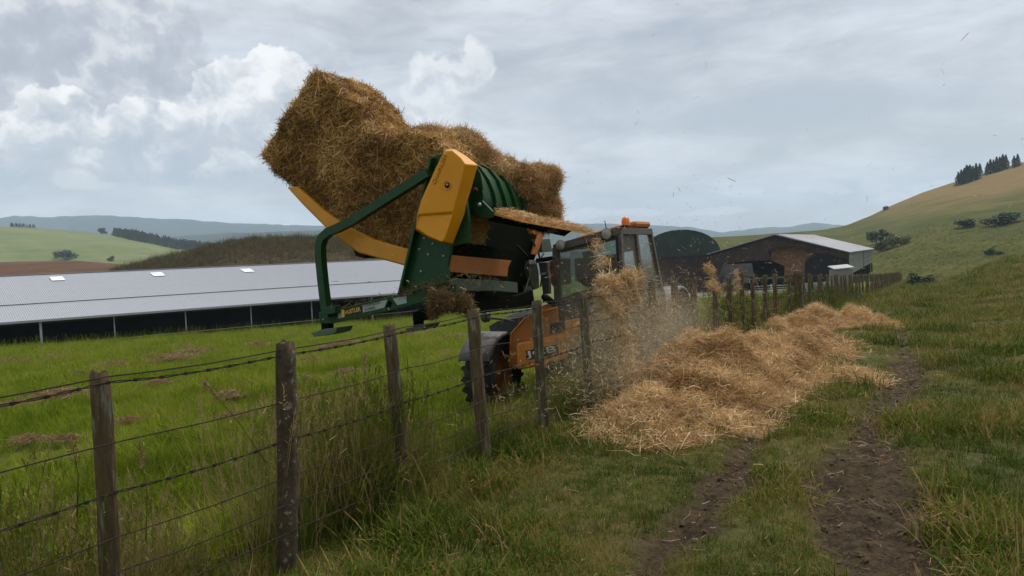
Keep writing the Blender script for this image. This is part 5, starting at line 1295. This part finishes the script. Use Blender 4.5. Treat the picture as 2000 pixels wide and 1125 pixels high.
# long grass along the fence
n = 21000; t_ = -2.6 + 40 * rng.random(n) ** 1.5; s_ = np.abs(rng.normal(size=n)) * 0.42 + 0.05; s_ = np.where(rng.random(n) < 0.22, rng.uniform(-0.75, 0.1, n), s_)
den = fbm(s_ * 1.1, t_ * 1.1, 74); hp = np.maximum(heap_h(s_, t_, LUMPS), heap_h(s_, t_, LUMPS2)); k = (den + 0.16 * rng.random(n) > 0.46) & (hp < 0.12)
sc = rng.uniform(0.5, 1.25, n) * np.where(s_ < 0.02, 0.45, 1.0) * (0.65 + 0.5 * sstep(den, 0.4, 0.65)) * (1 - 0.55 * sstep(t_, 1.2, 2.0) * sstep(t_, 6.0, 5.0))
scatter('long_grass', 'long seeding grass along the foot of the fence', s_[k], t_[k], sc[k], C_TALL, 8)
# thin seeding stems standing above it
C_STEM = proto_collection('stem_clumps', [clump_mesh('seed_stem', 5, 0.45, 0.72, 0.05, 0.0055, 600 + k, GM['tall'], heads=5, bend=0.35) for k in range(6)])
n = 1500; t_ = -2.4 + 16 * rng.random(n) ** 1.4; s_ = np.abs(rng.normal(size=n)) * 0.5 + 0.06; k = fbm(s_ * 0.8 + 5, t_ * 0.8, 75) > 0.44
scatter('seed_stems', 'thin dark seeding stems standing along the paddock side of the fence', s_[k], t_[k], (rng.uniform(0.6, 1.15, n) * (1 - 0.55 * sstep(t_, 1.2, 2.0) * sstep(t_, 6.0, 5.0)))[k], C_STEM, 6)
# scattered taller stalks in the paddock and on the verge
n = 1500; s_, t_, r_ = wedge(n, 3.5, 45, 0.8); k = (s_ > 0.6) & (fbm(s_, t_, 79) > 0.5)
scatter('seed_stalks', 'sparse taller seeding stalks standing in the paddock', s_[k], t_[k], rng.uniform(0.5, 0.95, n)[k], C_TALL, 8)
# long grass fringe along the shed front
n = 1400; q = rng.random(n) * SHED[4]; off = -np.abs(rng.normal(size=n)) * 1.0 - 0.2
Pw = np.array([SHED[0].x, SHED[0].y])[None] + q[:, None] * np.array([SHED[1].x, SHED[1].y])[None] + off[:, None] * np.array([SHED[2].x, SHED[2].y])[None]
rel = Pw - np.array([F0.x, F0.y])[None]; s_ = rel @ np.array([NL.x, NL.y]); t_ = rel @ np.array([U.x, U.y])
C_FR = proto_collection('fringe_clumps', [clump_mesh('fringe_grass', 18, 0.3, 0.8, 0.22, 0.022, 500 + j, GM['paddock'], heads=1, bend=0.6) for j in range(5)])
scatter('fringe_grass', 'longer grass growing along the open front of the long shed', s_, t_, rng.uniform(0.5, 1.1, n), C_FR, 5)
# coarse grass standing on the brown bank's crest
bc_ = [(215, 528), (260, 516), (300, 505), (380, 487), (430, 475), (470, 466), (560, 462), (640, 462), (720, 464), (800, 470)]
n = 5200; px = rng.uniform(215, 800, n); py = np.interp(px, [a for a, b in bc_], [b for a, b in bc_]) + np.abs(rng.normal(size=n)) * 22 + 0.8
pts = [hill_point(mound, float(a), float(b)) for a, b in zip(px, py)]; pts = np.array([p for p in pts if p is not None])
rel = pts[:, :2] - np.array([F0.x, F0.y])[None]
scatter('bank_grass', 'coarse brown grass standing on the bank behind the long shed', rel @ np.array([NL.x, NL.y]), rel @ np.array([U.x, U.y]), rng.uniform(0.4, 1.25, len(pts)), C_DRY, 6, zfun=pts[:, 2])
# tussocks roughening the lower hillside
n = 4200; px = rng.uniform(1640, 2040, n); py = rng.uniform(425, 560, n)
pts = [hill_point(hillside, float(a), float(b)) for a, b in zip(px, py)]; pts = np.array([p for p in pts if p is not None and p.y < 260]); rel = pts[:, :2] - np.array([F0.x, F0.y])[None]
scatter('hill_tussocks', 'rough tussocks of grass on the lower hillside', rel @ np.array([NL.x, NL.y]), rel @ np.array([U.x, U.y]), rng.uniform(1.6, 5.0, len(pts)) * (0.5 + pts[:, 1] / 160), C_SHORT, 7, zfun=pts[:, 2])
# long bent seed stalk and a few strong stems near the thick post
def stalk(px0, py0, px1, py1, s0, s1, label):
    a = PS(px0, py0, s0); b = PS(px1, py1, s1); mid = a.lerp(b, 0.5) + X_ * 0.02; path = [a, a.lerp(mid, 0.5), mid, mid.lerp(b, 0.6), b]
    root = empty('grass_stalk', a, label, 'grass stalk', 'tall seeding stalks by the fence')
    tube('stem', path, [0.003, 0.0028, 0.0025, 0.002, 0.0015], GM['tall'], root, 5)
    d = (b - mid).normalized(); k = 70; f = rng.random(k); P = np.array(b)[None] - np.array(d)[None] * (f * 0.12)[:, None] + rng.normal(size=(k, 3)) * 0.010
    V, F, r = strand_geo(P, np.array(d)[None] + rng.normal(size=(k, 3)) * 0.5, rng.uniform(0.012, 0.03, k), np.full(k, 0.004)); np_mesh('seed_head', V, F, M['old_straw'], root, attrs={'rnd': r})
stalk(520, 905, 395, 742, 0.10, 0.25, 'long bent grass stalk leaning across the wires beside the square post')
stalk(285, 1060, 272, 860, 0.2, 0.2, 'upright dark seed stalk between the slim post and the square post')
stalk(150, 1010, 138, 850, 0.15, 0.15, 'thin upright seed stalk just before the slim split post')
stalk(705, 900, 712, 690, 0.35, 0.35, 'tall seed stalk standing between the square post and the sawn post')
stalk(690, 900, 668, 720, 0.3, 0.35, 'shorter seed stalk beside the tall one next to the square post')

# ------------------------------------------------------------------ cut hay tufts lying in the paddock
TU = []
for v in range(4):
    rg = np.random.default_rng(900 + v); n = 900; q = rg.normal(size=(n, 3)) * np.array([0.20, 0.13, 0.02]); q[:, 2] = np.abs(q[:, 2]) + 0.07 * np.exp(-(q[:, 0] / .25) ** 2 - (q[:, 1] / .16) ** 2) * rg.random(n) + 0.06
    V, F, r = strand_geo(q, rg.normal(size=(n, 3)) * np.array([1, 1, 0.3]), rg.uniform(0.08, 0.24, n), np.full(n, 0.007), rg=rg)
    o = np_mesh('hay_tuft', V, F, M['old_straw'], attrs={'rnd': np.clip(r * 0.9 + 0.1, 0, 1)}); me = o.data; bpy.data.objects.remove(o, do_unlink=True); TU.append(me)
spots = [(20, 715, 1.3), (99, 707, 1.1), (34, 808, 1.0), (120, 790, 1.4), (215, 726, 1.3), (358, 683, 1.0), (375, 698, 1.8), (350, 711, 1.5), (295, 706, .9), (507, 682, 1.1), (578, 662, 1.2), (672, 679, 1.2), (461, 826, .62), (453, 786, .8), (685, 741, .9), (603, 756, .8), (56, 876, .7), (125, 873, .6),
         (640, 690, 1.0), (720, 706, .8), (745, 668, 1.1), (800, 662, 1.2), (870, 700, .8), (890, 668, 1.2), (560, 640, 1.6), (150, 745, 1.0), (600, 715, .9), (310, 760, .7), (250, 835, .5), (565, 800, .6), (700, 800, .55), (840, 655, 1.2)]
big = {(34, 808): 'brown hay tuft lying close behind the fence before the slim split post', (461, 826): 'dark brown hay tuft lying just behind the square fence post', (685, 741): 'loose hay tuft lying behind the sawn-top fence post'}
for i, (x, y, k) in enumerate(spots):
    p = ground_at(x, y); o = bpy.data.objects.new('hay_tuft', TU[i % 4]); COL.objects.link(o); o.location = (p.x, p.y, Hxy(p.x, p.y) + 0.075); o.rotation_euler = (0, 0, random.uniform(0, 6.28)); dist = p.y
    sc_ = 0.95 * k * (0.8 + dist * 0.018) ; o.scale = (sc_, sc_, min(sc_, 1.4) * 1.1); setp(o, big.get((x, y), 'tuft of cut brown hay lying in the green paddock'), 'hay tuft', 'cut hay tufts in the paddock')

# ================================================================== TREES AND SHRUBS
LEAF = {'pine': material('pine_needles', (0.016, 0.030, 0.016), (0.028, 0.042, 0.02), 0.8, 0.8), 'leaf': material('broad_leaves', (0.022, 0.042, 0.016), (0.04, 0.06, 0.02), 0.8, 0.8), 'gorse': material('yellow_shrub_leaves', (0.085, 0.105, 0.02), (0.13, 0.135, 0.03), 1.2, 0.8), 'shrub': material('dull_shrub_leaves', (0.045, 0.055, 0.02), (0.065, 0.06, 0.026), 1.2, 0.8)}
BARK = material('bark', (0.05, 0.038, 0.028), (0.08, 0.06, 0.045), 3, 0.9)
def leaf_cards(P, size, rg):
    n = len(P); a = rg.normal(size=(n, 3)); a /= np.linalg.norm(a, axis=1, keepdims=True); b = np.cross(a, rg.normal(size=(n, 3))); b /= np.linalg.norm(b, axis=1, keepdims=True)
    s = (size * rg.uniform(0.6, 1.3, n))[:, None]; V = np.stack([P - a * s, P + b * s * 0.6, P + a * s, P - b * s * 0.6], 1).reshape(-1, 3); return V, np.arange(n * 4).reshape(-1, 4)
def conifer_mesh(seed, n=700):
    rg = np.random.default_rng(seed); z = rg.random(n) ** 0.8; tier = 0.75 + 0.25 * np.abs(np.sin(z * 26 + seed)); r = (1 - z) ** 0.85 * 0.26 * tier * np.sqrt(rg.random(n)) ; th = rg.uniform(0, 6.283, n); r *= 1 + 0.35 * np.sin(th * 3 + z * 9 + seed)
    P = np.stack([r * np.cos(th), r * np.sin(th), 0.10 + 0.90 * z - r * 0.35], -1); return leaf_cards(P, 0.045, rg)
def round_mesh(seed, n=800):
    rg = np.random.default_rng(seed); cs = rg.normal(size=(9, 3)) * np.array([0.20, 0.20, 0.16]) + np.array([0, 0, 0.48]); k = rg.integers(0, 9, n); q = rg.normal(size=(n, 3)); q /= np.linalg.norm(q, axis=1, keepdims=True)
    P = cs[k] + q * (0.24 * rg.random(n) ** 0.4)[:, None]; P[:, 2] = np.maximum(P[:, 2], 0.05); return leaf_cards(P, 0.055, rg)
def mesh_only(V, F, mat, nm):
    o = np_mesh(nm, V, F, mat); me = o.data; bpy.data.objects.remove(o, do_unlink=True); return me
CON = [mesh_only(*conifer_mesh(k), LEAF['pine'], 'crown') for k in range(5)]
RND = {m: [mesh_only(*round_mesh(40 + k), LEAF[m], 'crown') for k in range(3)] for m in ('leaf', 'gorse', 'shrub')}
_tv, _tf = tube_geo([(0, 0, -0.1), (0.01, 0, 0.3), (0, 0.01, 0.7)], [0.03, 0.022, 0.008], 6); TR_ME = bpy.data.meshes.new('trunk'); TR_ME.from_pydata([tuple(v) for v in _tv], [], _tf); TR_ME.materials.append(BARK)
def plant(name, p, h, wid, crown, label, cat, group, trunk=True):
    root = empty(name, p, label, cat, group)
    for nm, me in (('crown', crown), ('trunk', TR_ME)):
        o = bpy.data.objects.new(nm, me); COL.objects.link(o); o.parent = root
        o.scale = (h * wid, h * wid, h); o.rotation_euler = (0, 0, random.uniform(0, 6.28))
for i, (x, y, k) in enumerate([(1872, 362, 1), (1878, 361, 1.1), (1884, 359, 1.15), (1889, 357, 1.3), (1895, 355, 1.25), (1901, 353, 1.1), (1907, 351, 1.2), (1914, 344, 1.0), (1929, 341, .95), (1935, 339, 1.1), (1941, 337, 1.0), (1947, 336, 1.15), (1953, 334, 1.1), (1959, 332, 1.2), (1965, 330, 1.1), (1981, 327, .9), (1988, 325, .95)]):
    p = hill_point(hillside, x, y)
    if p is None: p = on_y(x, y + 2, 455)
    plant('pine_tree', p - Z_ * 0.5, 8.0 * k, 1.25, CON[i % 5], 'dark pine in the clump on the upper hillside' if i < 8 else 'dark pine in the row along the hilltop', 'tree', 'pines on the hillside' if i < 8 else 'pines along the hilltop')
for x, y, h, w, m, lab in [(1712, 476, 5.5, 1.2, 'leaf', 'dark round shrub behind the hay barn roof'), (1728, 474, 5.0, 1.2, 'leaf', 'dark bushy shrub just beyond the hay barn corner'), (1745, 484, 4.5, 1.3, 'gorse', 'yellow-green shrub right of the hay barn'), (1722, 492, 4.0, 1.3, 'shrub', 'dull olive shrub against the hay barn wall'),
                           (1765, 478, 3.0, 1.5, 'gorse', 'small yellow-green shrub at the foot of the hillside'), (1886, 444, 3.2, 2.6, 'leaf', 'low dark bush lying flat on the hillside'), (1948, 441, 4.0, 2.0, 'leaf', 'dark bush on the hillside below the tan grass'), (1970, 436, 4.0, 2.0, 'leaf', 'second dark bush uphill of another on the hillside'),
                           (1935, 499, 2.0, 1.3, 'leaf', 'small dark shrub on the green slope'), (1952, 498, 1.2, 1.5, 'leaf', 'tiny dark shrub beside another on the green slope')]:
    p = hill_point(hillside, x, y) or ground_at(x, y); plant('shrub', p - Z_ * 0.2, h, w, RND[m][int(x) % 3], lab, 'shrub', None)
for x, y, h, lab in [(1788, 558, 1.2, 'dark rounded shrub just past the end of the fence'), (1813, 557, 1.0, 'smaller dark shrub next to the one past the fence end')]:
    p = ground_at(x, y); plant('shrub', Vector((p.x, p.y, Hxy(p.x, p.y) - 0.1)), h * p.y / 60, 1.5, RND['leaf'][0], lab, 'shrub', None)
GH = bpy.data.objects['green_hill']
for x, y, h, w, m, lab in [(200, 458, 9, 1.1, 'leaf', 'lone round tree on the pale green hill crest'), (112, 505, 9, 1.0, 'leaf', 'narrow tree beside a wider one below the pale green hill'), (130, 507, 12, 1.5, 'leaf', 'wide dark tree at the foot of the pale green hill'), (217, 510, 7, 1.1, 'leaf', 'small tree at the edge of the ploughed field')]:
    p = hill_point(GH, x, y) or on_y(x, y, 500); k = p.y / 900; plant('tree', p - Z_ * 0.5, h * max(k, .45) * 1.15, w, RND[m][int(x) % 3], lab, 'tree', None)
def wood(label, outline, n, D, hpx):
    Vs = []; Fs = []; nv = 0
    top = [a for a in outline]
    for i in range(n):
        f = rng.random(); x = top[0][0] + (top[-1][0] - top[0][0]) * f; y0 = np.interp(x, [a[0] for a in top], [a[1] for a in top]); y1 = np.interp(x, [a[0] for a in top], [a[2] for a in top])
        y = y0 + (y1 - y0) * rng.random() ** 0.8; p = hill_point(GH, float(x), float(y)) or on_y(float(x), float(y), D)
        V, F = conifer_mesh(i, 90); h = hpx * p.y / 1500 * rng.uniform(0.8, 1.2); V = V * np.array([h * 1.9, h * 1.9, h]) + np.array(p)[None] - np.array([0, 0, h * 0.12]); Vs.append(V); Fs.append(F + nv); nv += len(V)
    o = np_mesh('pine_wood', np.concatenate(Vs), np.concatenate(Fs), LEAF['pine']); setp(o, label, 'wood', kind='stuff')
wood('dark pine plantation slanting down the pale green hill', [(222, 457, 461), (260, 459, 470), (300, 466, 478), (340, 475, 487), (380, 482, 488), (425, 486, 489)], 760, 905, 13)
wood('short dark pine belt on the crest of the pale green hill', [(18, 442, 443), (40, 443, 444), (68, 445, 446)], 40, 890, 8)

# ================================================================== YARD THINGS
def gate():
    c = on_z(1506, 573, -2.5); a = on_y(1468, 572, c.y); b = on_y(1545, 571, c.y); g0 = min(Hxy(a.x, a.y), Hxy(b.x, b.y)); a.z = b.z = g0; e = (b - a).normalized(); L = (b - a).length
    h = 1.15; root = empty('metal_gate', a.lerp(b, 0.5), 'galvanised tube gate at the edge of the farmyard', 'gate')
    for k in range(6): tube('rail', [a + Z_ * (0.2 + k * h / 5.5), b + Z_ * (0.2 + k * h / 5.5)], 0.03, M['steel'], root, 6)
    for f in (0, 0.5, 1): q = a.lerp(b, f); tube('upright', [q + Z_ * -0.1, q + Z_ * (h + 0.25)], 0.04, M['steel'], root, 6)
    a2 = b + e * 0.4; b2 = a2 + e * 3.6 + Y_ * 1.0; a2.z = Hxy(a2.x, a2.y); b2.z = Hxy(b2.x, b2.y)
    r2 = empty('yard_panel', a2.lerp(b2, 0.5), 'pale boarded yard panel next to the metal gate', 'panel')
    dirn = (b2 - a2); LL = dirn.length; dirn.normalize(); nn = dirn.cross(Z_).normalized()
    for k in range(4): box('board', a2.lerp(b2, 0.5) + Z_ * (0.25 + 0.29 * k), dirn, nn, Z_, LL, 0.04, 0.25, M['light_grey'], r2, 0)
    for f in (0.02, 0.35, 0.68, 0.98): q = a2.lerp(b2, f) + nn * 0.05; tube('upright', [q - Z_ * 0.2, q + Z_ * 1.4], 0.05, M['barn_wood'], r2, 6)
gate()
def tank_hut():
    p = ground_at(1643, 549); Yd = min(p.y, 105); c = on_y(1643, 548, Yd); a = c.z; w = 36 / 1500 * Yd; h = 22 / 1500 * Yd
    root = empty('pump_hut', c, 'small pale hut with sloping lid in front of the hay barn', 'hut')
    box('walls', c + Z_ * (h / 2 - 0.4), X_, Y_, Z_, w, 1.8, h + 0.8, M['barn_wall'], root, 0.02)
    e = [c + X_ * (-w * .54) + Y_ * -1.1 + Z_ * (h + 0.03), c + X_ * (w * .54) + Y_ * -1.1 + Z_ * (h + 0.18), c + X_ * (w * .54) + Y_ * 1.1 + Z_ * (h + 0.55), c + X_ * (-w * .54) + Y_ * 1.1 + Z_ * (h + 0.40)]
    mesh('lid', e + [v + Z_ * 0.1 for v in e], [(0, 1, 2, 3), (7, 6, 5, 4), (0, 4, 5, 1), (1, 5, 6, 2), (2, 6, 7, 3), (3, 7, 4, 0)], M['light_grey'], root)
tank_hut()
def hill_hut():
    p = hill_point(hillside, 1730, 410) or on_y(1730, 408, 450); k = p.y / 1500
    root = empty('hill_hut', p, 'tiny dark hut on the hillside skyline', 'hut')
    box('walls', p + Z_ * 2.5 * k, X_, Y_, Z_, 8 * k, 7 * k, 7 * k, M['dark_grey'], root, 0)
    w = 9 * k; q = p + Z_ * 6.2 * k; prism('roof', [q + X_ * (-w / 2) - Y_ * 4 * k, q + X_ * (w / 2) - Y_ * 4 * k, q + Z_ * 1.6 * k - Y_ * 4 * k], Y_ * 8 * k, M['light_grey'], root, 0)
hill_hut()

# ================================================================== AIR
hz = bpy.data.materials.new('haze'); hz.use_nodes = True; w = NT(hz.node_tree); w.n.clear()
mo = w.node('ShaderNodeOutputMaterial'); pv = w.node('ShaderNodeVolumePrincipled'); pv.inputs['Color'].default_value = (0.64, 0.81, 1.0, 1); pv.inputs['Density'].default_value = 1.7e-4; pv.inputs['Anisotropy'].default_value = 0.1
w.l.new(pv.outputs[0], mo.inputs['Volume'])
bm = bmesh.new(); frame_box(bm, Vector((0, 1900, 150)), X_, Y_, Z_, 11000, 7400, 520)
hzo = bm_obj('haze', bm, hz); setp(hzo, 'thin blue summer haze over the valley', 'haze', kind='stuff')

# dust hanging where the straw lands
dm = bpy.data.materials.new('straw_dust'); dm.use_nodes = True; w = NT(dm.node_tree); w.n.clear()
mo = w.node('ShaderNodeOutputMaterial'); pv = w.node('ShaderNodeVolumePrincipled'); pv.inputs['Color'].default_value = (0.80, 0.70, 0.54, 1)
tc = w.node('ShaderNodeTexCoord'); ln = w.vm('LENGTH', tc.outputs['Object'], out=1)
dn = w.m('MULTIPLY', w.smooth(ln, 0.15, 1.0, 1.0, 0.0), w.smooth(w.noise(tc.outputs['Object'], 2.2, 3, 0.55), 0.3, 0.75, 0.15, 1.0))
w.put(pv.inputs['Density'], w.m('MULTIPLY', dn, 0.34)); w.l.new(pv.outputs[0], mo.inputs['Volume'])
bm = bmesh.new(); bmesh.ops.create_icosphere(bm, subdivisions=3, radius=1.0)
du = bm_obj('dust_cloud', bm, dm); c = PS(1245, 665, -0.1); du.location = c; du.rotation_euler = (0, 0, math.atan2(U.y, U.x)); du.scale = (2.4, 1.0, 0.95)
setp(du, 'pale straw dust hanging in the air beside the cab', 'dust', kind='stuff')
